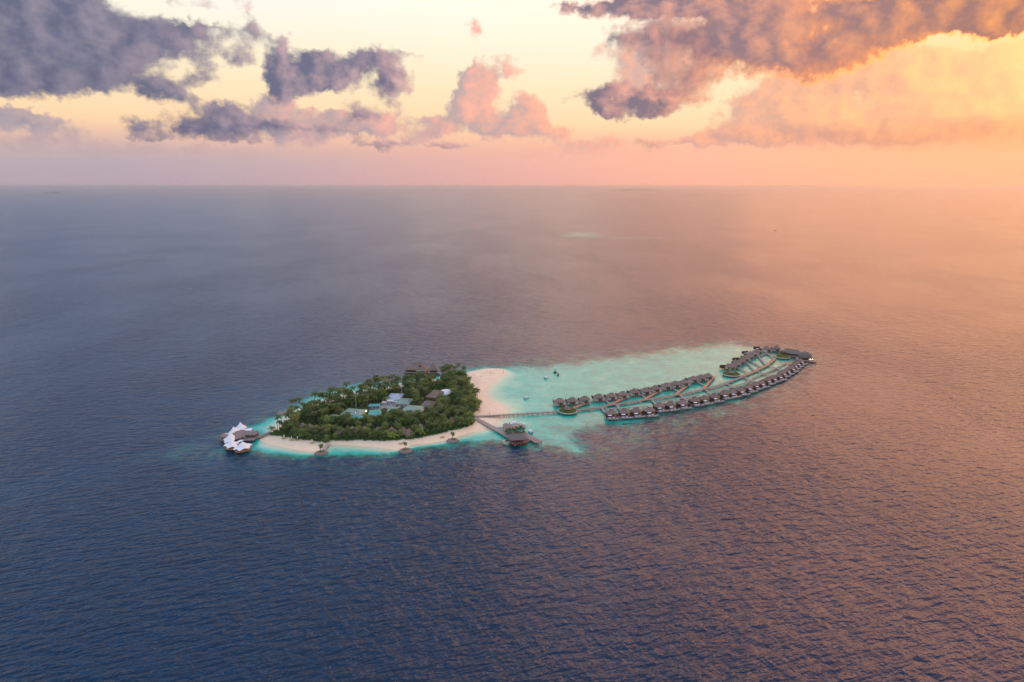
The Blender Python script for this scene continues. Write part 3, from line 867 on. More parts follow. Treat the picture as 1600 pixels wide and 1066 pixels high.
def palm(seed, h, fronds=17, flen=4.2, lean=1.0):
    rnd = random.Random(seed)
    t = thing('coconut_palm', 'x', 'palm')
    lx, ly = rnd.uniform(-lean, lean), rnd.uniform(-lean, lean)
    top = Vector((lx, ly, h))
    pts = [(lx * k * k, ly * k * k, h * k) for k in (0, .25, .5, .75, 1)]
    MB().tube(pts, [.34, .22, .18, .16, .15], 6).build('trunk', M['bark'], t)
    mb = MB()
    for i in range(fronds):
        a = 2.4 * i + rnd.uniform(-.3, .3)
        el = rnd.uniform(-.45, 1.0) if i % 3 else rnd.uniform(.6, 1.35)
        L = flen * rnd.uniform(.78, 1.1)
        hd = Vector((math.cos(a), math.sin(a), 0)); sd = Vector((-math.sin(a), math.cos(a), 0))
        seg = 6; p = top + Vector((0, 0, .1)); ang = el
        cen = []
        for k in range(seg + 1):
            cen.append((p.copy(), ang)); ang -= (.16 + .10 * k) * rnd.uniform(.8, 1.2)
            p = p + (hd * math.cos(ang) + Vector((0, 0, math.sin(ang)))) * (L / seg)
        for k in range(seg):
            (p0, a0), (p1, a1) = cen[k], cen[k + 1]
            w0 = .56 * math.sin(math.pi * min(1, (k + .6) / (seg + .3))) + .08
            w1 = .56 * math.sin(math.pi * min(1, (k + 1.6) / (seg + .3))) + .04
            for sgn in (-1, 1):                      # leaflets hang to both sides, with a notch between the groups
                e0 = p0 + sd * sgn * w0 * 1.25 - Vector((0, 0, w0 * .75)); e1 = p0.lerp(p1, .72) + sd * sgn * w1 * 1.25 - Vector((0, 0, w1 * .75))
                mb.add([p0, p0.lerp(p1, .95), e1 + hd * .15, e0 + hd * .25], [(0, 1, 2, 3) if sgn < 0 else (3, 2, 1, 0)])
    mb.build('crown', M['palm_leaf'], t)
    return remember(t)


def broad_tree(seed, h, r):
    rnd = random.Random(seed)
    t = thing('broadleaf_tree', 'x', 'tree')
    tr = MB(); tr.tube([(0, 0, -.3), (.1, 0, h * .35), (0, .15, h * .6)], [.4, .3, .18], 6)
    cs = []
    for i in range(20):
        a = rnd.uniform(0, 6.28); d = r * rnd.uniform(.1, .86) ** .8
        c = (math.cos(a) * d, math.sin(a) * d, h * (rnd.uniform(.46, .98) - .22 * (d / r) ** 2), r * rnd.uniform(.20, .36)); cs.append(c)
        tr.tube([(0, 0, h * .35), (c[0] * .6, c[1] * .6, c[2] * .8), c[:3]], [.16, .1, .05], 4)
    cs.append((0, 0, h * .86, r * .42))
    tr.build('trunk', M['bark'], t)
    leaf_cloud(MB(), cs, 1500, .38, rnd).build('crown', M['broad_leaf'], t)
    return remember(t)


# ------------------------------------------------------------------ planted round decks
def planted_deck(px, py, rx, ry, label, hut=True, seed=1, palms=0):
    c = G(px, py, 2.0); rnd = random.Random(seed)
    t = thing('planted_deck', label, 'planted deck', (c.x, c.y, 0))
    MB().prism(ngon(28, rx, ry), 1.5, 2.3).build('rim', M['plaster'], t)
    MB().prism(ngon(28, rx * .95, ry * .95), 2.3, 2.45).build('planting_bed', M['scrub_leaf'], t)
    for i in range(16):
        a = 2 * math.pi * i / 16
        MB().cyl(rx * .92 * math.cos(a), ry * .92 * math.sin(a), -3, 1.5, .3, n=6).build('post', M['timber_dark'], t)
    cl = []
    for i in range(46):
        a = rnd.uniform(0, 6.283); k = rnd.uniform(.45, .9)
        cl.append((rx * k * math.cos(a), ry * k * math.sin(a), 2.7 + rnd.random() * .5, rnd.uniform(.6, 1.1)))
    tag(leaf_cloud(MB(), cl, 1100, .3, rnd).build('shrubs', M['garden_leaf'], t), kind='stuff')
    if hut:
        h = thing('garden_hut', 'small thatched hut standing on the ' + label.split(' ', 1)[1], 'hut', (c.x, c.y, 2.45))
        for sx in (-1.6, 1.6):
            for sy in (-1.4, 1.4): MB().cyl(sx, sy, 0, 1.5, .12, n=5).build('post', M['timber_dark'], h)
        roof_loft(ngon(8, 3.6, 3.2, 0, 0, .39), 1.3, 3.6, .08, .08).build('roof', M['thatch'], h)
    return c


g1 = planted_deck(887, 642, 8.6, 8.8, 'round planted deck on posts where the long boardwalk ends', True, 1)
g2 = planted_deck(1143, 584.5, 9.6, 9.5, 'round planted deck beside the main boardwalk, halfway to the tip', True, 2)
g3 = planted_deck(1223, 557.5, 8.2, 9.0, 'round planted deck at the far tip of the villa rows', False, 3)

# ------------------------------------------------------------------ buildings at the far tip
c = G(1237, 555, 2)
t = thing('tip_restaurant', 'long curved thatched hall at the far right tip of the villas', 'building', (c.x, c.y, 0), R(-40))
MB().prism(rect(-15, 15, -7, 7), 1.7, 2.2).build('platform', M['deck'], t)
for x in (-13, -6.5, 0, 6.5, 13):
    for y in (-6, 6): MB().cyl(x, y, -3, 1.71, .25, n=6).build('stilt', M['post'], t)
MB().box(-12.5, 12.5, -3, 5, 2.2, 5.4).build('wall', M['timber_wall'], t)
for i in range(6): MB().box(-11.5 + i * 4, -9 + i * 4, -3.1, -3, 2.5, 4.6).build('window', M['timber_dark'], t)
rf = roof_loft(rect(-14, 14, -5.0, 6.6, 3.5), 5.0, 8.8, .5, .05, 0, .8, .4).build('roof', M['thatch_grey'], t)
MB().box(-7.0, 7.0, .5, 1.1, 8.7, 9.0).build('ridge_cap', M['ridge'], rf)

c = G(1257.5, 561, 2)
t = thing('tip_pavilion', 'domed thatched pavilion at the outermost end of the villa rows', 'building', (c.x, c.y, 0), R(20))
MB().prism(ngon(20, 10.5, 9.5), 1.6, 2.15).build('platform', M['deck_grey'], t)
for i in range(10): MB().cyl(9.6 * math.cos(i * .628), 8.6 * math.sin(i * .628), -3, 1.61, .25, n=6).build('stilt', M['post'], t)
MB().prism(ngon(16, 6.5, 6.2), 2.15, 5.2).build('wall', M['timber_dark'], t)
base = ngon(20, 7.8, 7.6)
MB().loft([[(x * k, y * k, z) for x, y in base] for k, z in ((.96, 4.5), (1, 5.0), (.9, 7.0), (.66, 9.0), (.32, 10.5), (.06, 11.0))]).build('roof', M['thatch_grey'], t)

c = G(1269, 563.5, 2)
t = thing('viewing_deck', 'small lit end deck beyond the domed pavilion', 'deck', (c.x, c.y, 0), R(20))
MB().prism(ngon(14, 5, 5), 1.3, 1.8).build('platform', M['deck'], t)
for i in range(6): MB().cyl(4.3 * math.cos(i * 1.047), 4.3 * math.sin(i * 1.047), -3, 1.31, .2, n=6).build('stilt', M['post'], t)
MB().box(-3, 3, 2.2, 2.5, 1.8, 4.2).build('screen_wall', M['plaster'], t)
MB().prism(rect(-3.4, 3.4, -1, 3), 4.2, 4.5).build('canopy', M['timber_wall'], t)
for x in (-1.6, 1.6): MB().cyl(x, 1.2, 3.2, 3.8, .5, .3, 8).build('lantern', M['lamp'], t)

# sun decks with dark screens behind the far inner villas
for i, (px, py) in enumerate([(1132, 574.5), (1151.5, 563), (1166, 552.5), (1184, 545.5)]):
    c = G(px, py, 2.2)
    t = thing('screened_sun_deck', ORD[i] + ' dark screened sun deck behind the far inner villas, from the left', 'deck', (c.x, c.y, 0), R(14), 'screened sun decks behind far inner villas')
    MB().box(-4.5, 4.5, -3, 3, 1.8, 2.2).build('platform', M['deck_grey'], t)
    for x in (-4, 4):
        for y in (-2.6, 2.6): MB().cyl(x, y, -3, 1.81, .2, n=6).build('stilt', M['post'], t)
    MB().box(-4.5, 4.5, 2.8, 3, 2.2, 4.6).build('screen', M['timber_dark'], t)
    MB().box(-4.5, -4.3, -2, 2.8, 2.2, 4.6).build('screen', M['timber_dark'], t)
    MB().box(-2.5, 2.5, 0, 1.6, 2.2, 2.7).build('daybed', M['cushion'], t)

# ------------------------------------------------------------------ tent restaurant at the island's left end
def tent(px, py, rx, ry, zt, label, seed, yaw=0.0):
    c = G(px, py, 2.0); rnd = random.Random(seed)
    t = thing('white_tent', label, 'tent', (c.x, c.y, 0), R(yaw), 'white peaked tents of the overwater restaurant')
    deck = MB().prism(ngon(18, rx * .84, ry * .84), 1.5, 2.0).build('platform', M['deck_warm'], t)
    for i in range(7):
        a = i * .8976; MB().cyl(rx * .8 * math.cos(a), ry * .8 * math.sin(a), -3, 1.51, .22, n=6).build('post', M['post'], t)
    # membrane: star of low corners, hollow between mast and rim
    n, k = 36, 9; mb = MB(); rings = []
    for j in range(k + 1):
        q_ = j / k; ring = []
        for i in range(n):
            a = 2 * math.pi * i / n
            star = .80 + .20 * abs(math.cos(a * 3.0)) ** 2.2
            r = (.03 + .97 * q_) * (1 + (star - 1) * q_)
            z = 4.1 + (zt - 4.1) * (1 - q_) ** 1.75 - .7 * (abs(math.cos(a * 3.0)) ** 2) * q_ ** 2
            ring.append((rx * r * math.cos(a), ry * r * math.sin(a), z))
        rings.append(ring)
    under = [[(x, y, z - .05) for x, y, z in r] for r in rings[::-1]]
    mb.loft(under + rings[::-1][::-1], cap=False)
    smooth(mb.build('canopy', M['white'], t))
    MB().cyl(0, 0, 2.0, zt + .5, .16, .1, 8).build('mast', M['metal'], t)
    for i in range(6):
        a = math.pi * i / 3
        MB().tube([(rx * .99 * math.cos(a), ry * .99 * math.sin(a), 3.4), (rx * .93 * math.cos(a), ry * .93 * math.sin(a), 1.8)], .07, 4).build('strut', M['metal'], t)
    return t


tent(376.5, 671.5, 4.8, 7.6, 8.6, 'rearmost white peaked tent of the overwater restaurant', 1, 20)
tent(366, 679, 5.2, 8.6, 8.7, 'second white peaked tent from the back, beside the low round roof', 2, -10)
tent(361, 689, 5.8, 8.8, 8.8, 'third white peaked tent from the back, leftmost of the five', 3, 8)
tent(362, 698, 5.8, 7.6, 7.2, 'broad low white tent at the front left of the restaurant', 4, 25)
tent(379.5, 701.5, 6.2, 8.2, 8.0, 'white peaked tent at the front right of the restaurant', 5, -20)


def low_pavilion(px, py, rx, ry, label, mat, zt=6.0, yaw=0, name='pavilion', flat=.35, n=16):
    c = G(px, py, 2.0)
    t = thing(name, label, 'pavilion', (c.x, c.y, 0), R(yaw))
    MB().prism(ngon(n, rx, ry), 1.5, 2.05).build('platform', M['deck_grey'], t)
    for i in range(8): MB().cyl(rx * .85 * math.cos(i * .785), ry * .85 * math.sin(i * .785), -3, 1.51, .22, n=6).build('stilt', M['post'], t)
    MB().prism(ngon(n, rx * .75, ry * .75), 2.05, 4.2).build('wall', M['timber_wall'], t)
    roof_loft(ngon(n, rx * .95, ry * .95), 4.2, zt, flat, flat).build('roof', M[mat], t)
    return t


low_pavilion(373.5, 683, 7.0, 12.0, 'low round grey-roofed pavilion amid the white tents', 'stone', 5.4, 0, flat=.6)
c = G(389, 682.5, 2.0)
t = thing('restaurant_hall', 'flat sand-coloured hall between the white tents and the beach walk', 'building', (c.x, c.y, 0), R(2))
MB().box(-6.5, 6.5, -8, 8, 1.5, 2.0).build('platform', M['deck'], t)
for x in (-5.5, 0, 5.5):
    for y in (-7, 7): MB().cyl(x, y, -3, 1.51, .25, n=6).build('post', M['post'], t)
MB().box(-5.2, 5.6, -2, 6, 2.0, 4.6).build('wall', M['timber_wall'], t)
roof_loft(rect(-6.4, 6.6, -3.4, 7.0, .8), 4.6, 5.9, .55, .4, 0, 1.5).build('roof', M['stone'], t)
MB().box(-5, -1.4, -4.2, -3.9, 2.0, 4.0).build('service_screen', M['plaster'], t)
for i, (px, py, w, d, lab) in enumerate([(386.8, 673.5, 3.2, 4.2, 'small flat white sail over the rear corner of the restaurant'), (352.8, 679.5, 3.0, 1.4, 'thin flat white sail at the far left of the restaurant'), (372, 691, 2.0, 4.0, 'small white square sail between the front tents')]):
    c = G(px, py, 4.5)
    t = thing('shade_sail', lab, 'shade sail', (c.x, c.y, 0), R(12 - 20 * i))
    MB().add([(-w, -d, 4.0), (w, -d, 4.5), (w, d, 5.4), (-w, d, 4.8), (-w, -d, 3.94), (w, -d, 4.44), (w, d, 5.34), (-w, d, 4.74)], [(0, 1, 2, 3), (7, 6, 5, 4), (0, 4, 5, 1), (1, 5, 6, 2), (2, 6, 7, 3), (3, 7, 4, 0)]).build('canvas', M['white'], t)
    for x, y, z in ((-w, -d, 4.0), (w, -d, 4.5), (w, d, 5.4), (-w, d, 4.8)): MB().cyl(x, y, -2.5, z, .08, n=5).build('pole', M['metal'], t)
low_pavilion(353, 684, 4.2, 6.0, 'small round deck pavilion at the far left of the restaurant', 'stone', 4.9, 0, flat=.7)
boardwalk([(383, 686.8), (398, 684.6), (407, 682), (415, 678), (423, 674.5)], 3.2, 1.8, 'curved boardwalk from the white tents to the left beach')

# ------------------------------------------------------------------ rear pavilions over the water
c = G(652, 579.5, 2.0)
t = thing('overwater_spa', 'long thatched overwater hall behind the island trees', 'building', (c.x, c.y, 0), R(0))
MB().box(-11, 11, -8, 9, 1.6, 2.1).build('platform', M['deck'], t)
for x in (-10, -5, 0, 5, 10):
    for y in (-7, 8): MB().cyl(x, y, -3, 1.61, .25, n=6).build('stilt', M['post'], t)
MB().box(-9, 9.6, -5.2, 6.5, 2.1, 4.7).build('wall', M['timber_dark'], t)
rf = roof_loft(rect(-10.6, 11, -6.8, 8, 1.2), 4.7, 10.4, .45, .05, .5, .6, .4, .02).build('roof', M['thatch'], t)
MB().box(-4.2, 5.4, .3, .95, 10.3, 10.7).build('ridge_cap', M['ridge'], rf)
dm = MB().box(2.6, 4.6, -3.6, -1.2, 7.0, 8.6).build('dormer', M['timber_dark'], rf)
MB().box(-.6, 10.2, -7.4, -7.0, 3.5, 4.3).build('parapet', M['plaster'], t)
MB().box(9.4, 11.6, -6, -3, 2.1, 5.2).build('entrance', M['orange_cloth'], t)
c = G(637.5, 580, 2.0)
t = thing('round_hut', 'small round thatched hut at the left of the overwater hall', 'hut', (c.x, c.y, 0))
MB().prism(ngon(12, 4, 4), 1.6, 2.1).build('platform', M['deck'], t)
for i in range(6): MB().cyl(3.4 * math.cos(i * 1.047), 3.4 * math.sin(i * 1.047), -3, 1.61, .2, n=6).build('stilt', M['post'], t)
MB().prism(ngon(12, 2.9, 2.9), 2.1, 4.3).build('wall', M['timber_wall'], t)
roof_loft(ngon(12, 3.9, 3.9), 4.1, 6.6, .08, .08).build('roof', M['thatch'], t)
c = G(677.5, 580.5, 2.0)
t = thing('pyramid_pavilion', 'tall pyramid-roofed thatched pavilion behind the island trees', 'pavilion', (c.x, c.y, 0), R(8))
MB().box(-6.2, 6.2, -6, 6, 1.6, 2.1).build('platform', M['deck'], t)
for x in (-5.4, 0, 5.4):
    for y in (-5.4, 5.4): MB().cyl(x, y, -3, 1.61, .25, n=6).build('stilt', M['post'], t)
MB().box(-3.8, 3.8, -3.6, 3.6, 2.1, 4.6).build('wall', M['timber_dark'], t)
roof_loft(rect(-5.2, 5.2, -5.2, 5.2, .6), 4.4, 12.6, .04, .04, 0, 0, .4, .04).build('roof', M['thatch'], t)
boardwalk([(683, 582), (698, 586), (706, 591)], 2.6, 1.8, 'short boardwalk from the pyramid pavilion to the back shore', 'deck_grey')

# ------------------------------------------------------------------ arrival jetty
boardwalk([(742, 651.5), (746, 655.5), (770, 667.5), (796, 682.5)], 4.6, ZD + .008, 'wide grey jetty slanting from the beach to the arrival hall', 'deck_grey', False)
boardwalk([(774, 669.2), (790, 667.2)], 3.0, ZD + .002, 'short grey walk from the jetty to the small roofed landing', 'deck_grey', False)
c = G(809, 668, 1.7)
t = thing('landing_stage', 'long wooden landing stage with a slanted roof by the arrival jetty', 'landing stage', (c.x, c.y, 0))
pl = [G(x, y, 1.7) - c for x, y in ((789, 668.6), (793, 671.2), (820, 667.5), (820, 664.6), (812, 661.8), (800, 663.4))]
MB().prism([tuple(p) for p in pl], 1.2, 1.7).build('platform', M['deck'], t)
for p in pl: MB().cyl(p.x * .93, p.y * .93, -3, 1.21, .22, n=6).build('post', M['post'], t)
q4 = [G(x, y, z) - c for x, y, z in ((785.2, 663.6, 5.2), (791, 660.8, 5.2), (800, 666.4, 4.4), (792, 669.6, 4.4))]
zs = (5.2, 5.2, 4.4, 4.4)
MB().add([(p.x, p.y, z) for p, z in zip(q4, zs)] + [(p.x, p.y, z - .25) for p, z in zip(q4, zs)], [(0, 1, 2, 3), (7, 6, 5, 4), (0, 4, 5, 1), (1, 5, 6, 2), (2, 6, 7, 3), (3, 7, 4, 0)]).build('roof', M['stone'], t)
for p, z in zip(q4, zs): MB().cyl(p.x * .94, p.y * .94, -2.5, z - .2, .14, n=6).build('roof_post', M['timber_dark'], t)

c = G(815, 683, 1.9)
t = thing('arrival_deck', 'broad wooden arrival platform at the end of the slanting jetty', 'deck', (c.x, c.y, 0))
pl = [G(x, y, 1.9) - c for x, y in ((793, 684.5), (796, 691), (804, 695.8), (826.5, 689.3), (828, 687.2), (836.8, 692.3), (848, 689.6), (829, 680.2), (822, 676.5), (805, 675.5))]
MB().prism([tuple(p) for p in pl], 1.45, 1.9).build('platform', M['deck'], t)
for p in pl: MB().cyl(p.x * .95, p.y * .95, -3, 1.46, .25, n=6).build('post', M['post'], t)
c2 = G(809.5, 689, 1.9)
h = thing('arrival_hall', 'grey hip-roofed open hall with red seats on the arrival platform', 'pavilion', (c2.x, c2.y, 1.904), R(10))
for x in (-7, -2.4, 2.4, 7):
    for y in (-5.5, 5.5): MB().cyl(x, y, 0, 3.0, .2, n=6).build('column', M['timber_dark'], h)
MB().box(-6.6, 6.6, 1.0, 5.0, .002, 2.6).build('back_wall', M['timber_wall'], h)
rf = roof_loft(rect(-7.6, 7.6, -5.8, 6.4, .6), 2.9, 6.6, .42, .06, 0, 0, .4).build('roof', M['thatch_grey'], h)
MB().box(-3.2, 3.2, -.4, .4, 6.5, 6.8).build('ridge_cap', M['ridge'], rf)
for i in range(5): MB().box(-6.4 + i * 2.7, -4.4 + i * 2.7, -8.2, -6.4, .004, .8).build('seat', M['red'], h)
c3 = G(792, 689.8, 1.6)
t = thing('round_planter', 'small round pale planter platform left of the arrival hall', 'planter', (c3.x, c3.y, 0))
MB().cyl(0, 0, -3, 1.7, 2.9, 3.1, 16).build('bowl', M['plaster'], t)
leaf_cloud(MB(), [(0, 0, 2.2, 1.6), (1, .6, 2.0, 1.0), (-1, -.4, 2.0, 1.0)], 220, .3, random.Random(3)).build('shrubs', M['garden_leaf'], t)


# ------------------------------------------------------------------ boats
def hull(L, W, H, mat, name='hull', parent=None):
    rings = []
    for k in range(9):
        s_ = k / 8; x = -L / 2 + L * s_
        w = W / 2 * (1 - max(0, (s_ - .45) / .55) ** 2.2) * (.92 if k == 0 else 1)
        zt = H * (1 + .35 * s_ ** 2); w = max(w, .03)
        rings.append([(x, -w, zt), (x, -w * .8, H * .25), (x, -w * .25, -.25), (x, w * .25, -.25), (x, w * .8, H * .25), (x, w, zt), (x, w * .86, zt - .12), (x, -w * .86, zt - .12)])
    return MB().loft(rings).build(name, mat, parent)


def speedboat(px, py, L, label, yaw, top='white', seat='navy'):
    c = G(px, py)
    t = thing('motor_boat', label, 'boat', (c.x, c.y, 0), R(yaw))
    hull(L, L * .33, 1.1, M['white_hard'], 'hull', t)
    MB().box(-L * .3, L * .12, -L * .12, L * .12, .6, 1.5).build('cabin', M['white_hard'], t)
    MB().add([(L * .12, -L * .12, 1.5), (L * .12, L * .12, 1.5), (L * .22, L * .10, 1.1), (L * .22, -L * .10, 1.1), (L * .12, -L * .12, .9), (L * .12, L * .12, .9)], [(0, 3, 2, 1), (0, 4, 3), (1, 2, 5), (3, 4, 5, 2)]).build('windscreen', M['navy'], t)
    MB().box(-L * .34, L * .10, -L * .13, L * .13, 2.5, 2.65).build('canopy', M[top], t)
    for x in (-L * .31, L * .07):
        for y in (-L * .11, L * .11): MB().cyl(x, y, 1.4, 2.5, .05, n=5).build('canopy_post', M['metal'], t)
    for y in (-.4, .4): MB().box(-L * .56, -L * .48, y - .2, y + .2, .3, 1.5).build('outboard_motor', M['navy'], t)
    return t


speedboat(823, 623, 6.0, 'white motor boat moored alone in the lagoon off the sandbar', 35)
speedboat(854, 591.5, 6.5, 'white motor boat farther out in the lagoon near two dark boats', 50)
speedboat(805, 663.5, 9.5, 'long white boat lying behind the roofed landing stage', 8)
speedboat(828, 676, 7.0, 'white motor boat with navy stern at the arrival platform', 120, 'white')
speedboat(818.5, 666, 4.5, 'small pale boat at the right end of the landing stage', 100, 'white')
for i, (px, py, lab) in enumerate([(867.7, 583, 'left of two dark upright craft moored far out in the lagoon'), (872.2, 587, 'right of two dark upright craft moored far out in the lagoon')]):
    c = G(px, py)
    t = thing('small_sailboat', lab, 'sailboat', (c.x, c.y, 0), R(20 + 40 * i), 'dark small craft in the lagoon')
    hull(4.6, 1.7, .7, M['dark_hull'], 'hull', t)
    MB().cyl(.4, 0, .2, 4.6, .08, .05, 6).build('mast', M['metal'], t)
    MB().add([(.4, 0, .9), (-1.8, .5, 1.0), (.4, 0, 4.5), (.4, -.06, .9), (-1.8, .44, 1.0), (.4, -.06, 4.5)], [(0, 1, 2), (5, 4, 3), (0, 3, 4, 1), (1, 4, 5, 2), (2, 5, 3, 0)]).build('sail', M['cloth_b'], t)
c = G(1211, 360.5)
t = thing('distant_boat', 'tiny boat far out on the open sea, right of centre', 'boat', (c.x, c.y, 0), R(5))
hull(10, 3.4, 1.6, M['dark_hull'], 'hull', t); MB().box(-3, 1.5, -1.2, 1.2, 1.2, 3.2).build('cabin', M['white_hard'], t)

# ------------------------------------------------------------------ buildings in the island grove
ROOFS = []      # pixel boxes that trees in front must not cover: x0, y0, x1, y1


def hip_building(px, py, w, d, ze, zt, mat, label, yaw=0, ridge=.5, wall='concrete', name='service_building', cat='building', clear=None, windows=True):
    c = G(px, py, ze); g = gz(c.x, c.y)
    t = thing(name, label, cat, (c.x, c.y, 0), R(yaw))
    MB().box(-w / 2 + .6, w / 2 - .6, -d / 2 + .6, d / 2 - .6, g - .5, ze - .05).build('wall', M[wall], t)
    if windows:
        k = max(2, int(w / 3.5))
        for i in range(k):
            x = -w / 2 + (i + .5) * w / k
            MB().box(x - .6, x + .6, -d / 2 + .53, -d / 2 + .6, g + 1.0, min(g + 2.4, ze - .5)).build('window', M['timber_dark'], t)
    rf = roof_loft(rect(-w / 2, w / 2, -d / 2, d / 2, .05), ze, zt, ridge, .04, 0, 0, .2).build('roof', M[mat], t)
    MB().box(-w / 2 * ridge, w / 2 * ridge, -.2, .2, zt - .05, zt + .12).build('ridge_cap', M[mat], rf)
    if clear: ROOFS.append(clear)
    return t


hip_building(553, 644, 19, 18, 5.2, 7.6, 'green_roof', 'broad pale green hip-roofed building at the left of the grove', -12, .5, clear=(534, 634, 572, 650))
hip_building(586, 646.5, 11.5, 22, 5.0, 6.8, 'teal_roof', 'bright teal-roofed building in the middle of the grove', 8, .6, clear=(575, 638, 597, 653))
hip_building(558, 653, 11, 11, 4.4, 5.8, 'teal_roof', 'low teal-roofed building in front of the broad green roof', 10, .5, clear=(548, 648, 568, 656))
hip_building(521, 651.5, 9, 12, 5.0, 6.6, 'green_roof', 'small pale green roof half hidden at the left of the grove', -20, .5, clear=(512, 647, 529, 653))
hip_building(645, 640.5, 20, 24, 5.6, 8.6, 'green_roof', 'largest green hip roof, at the right of the service yard', -14, .45, clear=(627, 631, 664, 647))
hip_building(632, 627, 13, 18, 5.2, 7.0, 'green_roof', 'long green-roofed building behind the service yard', -10, .5, clear=(618, 621, 645, 632))
hip_building(585, 633, 10.5, 8, 4.8, 5.6, 'teal_roof', 'small bright teal lean-to roof at the left of the service yard', 5, .8, clear=(576, 629, 595, 637))
hip_building(614, 640, 10.5, 12, 4.4, 5.6, 'green_roof', 'faded green flat roof in front of the service yard', 4, .7, clear=(604, 634, 624, 644))
hip_building(617, 619.8, 13.5, 20, 6.0, 8.2, 'blue_roof', 'blue and white roofed building at the back of the grove', -5, .35, clear=(603, 613, 631, 623))
hip_building(669, 632, 12.5, 20, 5.2, 8.6, 'thatch_grey', 'dark grey thatched hall right of the green roofs', -10, .3, 'timber_wall', 'thatched_hall', clear=(657, 622, 682, 638))
hip_building(682, 616.5, 12.5, 22, 5.2, 9.4, 'thatch', 'long dark thatched hall in the right of the grove', -22, .45, 'timber_wall', 'thatched_hall', clear=(670, 606, 696, 620))
hip_building(684.5, 596.5, 5.5, 7, 5.0, 8.0, 'thatch', 'small thatched roof peeping from the rear trees', 0, .2, 'timber_wall', 'thatched_hut', 'hut', clear=(680, 591, 690, 597), windows=False)
# covered yard
c = G(603, 634.5, 2.2)
yard = MB().prism([tuple(G(x, y, 2.2) - c) for x, y in ((578, 638), (606, 631), (628, 629), (627, 637), (604, 640), (590, 641))], 1.5, 2.3).build('service_yard', M['concrete'], None, (c.x, c.y, 0))
tag(yard, 'pale concrete yard between the green roofs', None, None, 'structure')
ROOFS.append((578, 628, 628, 640))
for i, (px, py, w, h_, lab) in enumerate([(600.5, 632.5, 4.2, 2.6, 'left of three white tanks in the service yard'), (610, 631.4, 5.6, 3.4, 'middle and largest of three white tanks in the service yard'), (619, 631.2, 4.4, 2.8, 'right of three white tanks in the service yard')]):
    c = G(px, py, 2.3)
    t = thing('white_tank', lab, 'tank', (c.x, c.y, 2.3), R(-5), 'white tanks in the service yard')
    MB().box(-w / 2, w / 2, -1.6, 1.6, .2, h_).build('casing', M['white_hard'], t)
    MB().box(-w / 2 - .1, w / 2 + .1, -1.7, 1.7, h_, h_ + .15).build('lid', M['white_hard'], t)
    for k in range(3): MB().box(-w / 2 + .4 + k * w / 3, -w / 2 + .4 + k * w / 3 + w / 5, -1.66, -1.6, .6, h_ - .5).build('vent', M['dark_hull'], t)
    MB().box(-w / 2 + .2, w / 2 - .2, -1.3, 1.3, 0, .2).build('plinth', M['concrete'], t)
# white curved canopy by the dark hall
c = G(696.5, 616, 3.0)
t = thing('curved_canopy', 'white curved shell canopy beside the long dark thatched hall', 'canopy', (c.x, c.y, 0), R(-30))
rings = []
for j in range(9):
    x = -6.5 + j * 13 / 8; e = math.sqrt(max(0.02, 1 - (x / 7.2) ** 2))
    rings.append([(x, 8.5 * e * math.cos(a), 3.2 + 4.4 * e * math.sin(a)) for a in np.linspace(.05, math.pi - .05, 10)] + [(x, 8.2 * e * math.cos(a), 3.1 + 4.15 * e * math.sin(a)) for a in np.linspace(math.pi - .05, .05, 10)])
smooth(MB().loft(rings).build('shell', M['white'], t))
for x, y in ((-4, -6.6), (4, -6.6), (-4, 6.6), (4, 6.6)): MB().cyl(x, y, .5, 4.2, .2, n=6).build('column', M['white_hard'], t)
MB().box(-5, 5, -5.2, -4.9, 1.5, 4.2).build('blue_screen', M['navy'], t)
ROOFS.append((688, 607, 704, 620))
# the two lit lamps at the eave of the broad green roof
for i, (px, py) in enumerate([(555.6, 645.2), (572.2, 642.8)]):
    c = G(px, py, 6.1)
    t = thing('yard_lamp', ('left' if i == 0 else 'right') + ' of two glowing lamps at the eave of the broad green roof', 'lamp', (c.x, c.y, 1.5), 0, 'glowing lamps at the green roof')
    MB().cyl(0, 0, 0, 4.45, .08, .06, 6).build('pole', M['metal'], t)
    MB().cyl(0, 0, 4.4, 5.0, .5, .4, 10).build('lamp_head', M['lamp'], t)
ROOFS.append((550, 640, 577, 649))
# radio masts
for i, (px, ptop, zt, lab) in enumerate([(555, 608.5, 21.0, 'slim pale lattice mast rising at the left of the grove'), (627, 598.5, 21.0, 'slim pale lattice mast rising at the back of the grove')]):
    c = G(px, ptop, zt)
    t = thing('lattice_mast', lab, 'mast', (c.x, c.y, 1.5))
    H = zt - 1.5; s_ = .42
    for sx, sy in ((-s_, -s_), (s_, -s_), (0, s_)): MB().cyl(sx, sy, 0, H, .09, .07, 5).build('leg', M['metal'], t)
    br = MB(); k = int(H / 1.3)
    cs = [(-s_, -s_), (s_, -s_), (0, s_)]
    for j in range(k):
        for a in range(3):
            p0, p1 = cs[a], cs[(a + 1) % 3]
            br.tube([(*p0, j * 1.3), (*p1, j * 1.3 + 1.3)], .05, 4)
    tag(br.build('bracing', M['metal'], t), kind='stuff')
    for z in (H - 1.2, H - 4.0): MB().box(-.7, .7, -.6, -.4, z, z + 1.0).build('antenna', M['white_hard'], t)
    ROOFS.append((px - 2, ptop, px + 2, ptop + 15))

ROOFS.append((634, 564, 688, 586))
# bungalows along the front beach and in the grove
BUNG = [(473, 666), (483, 667), (495, 669.5), (531.8, 672.5), (550.7, 671.5), (570, 671), (591, 672.5), (612, 672.5), (629.5, 672.5), (639.5, 675), (656.6, 667.5), (705.6, 657), (708, 638)]


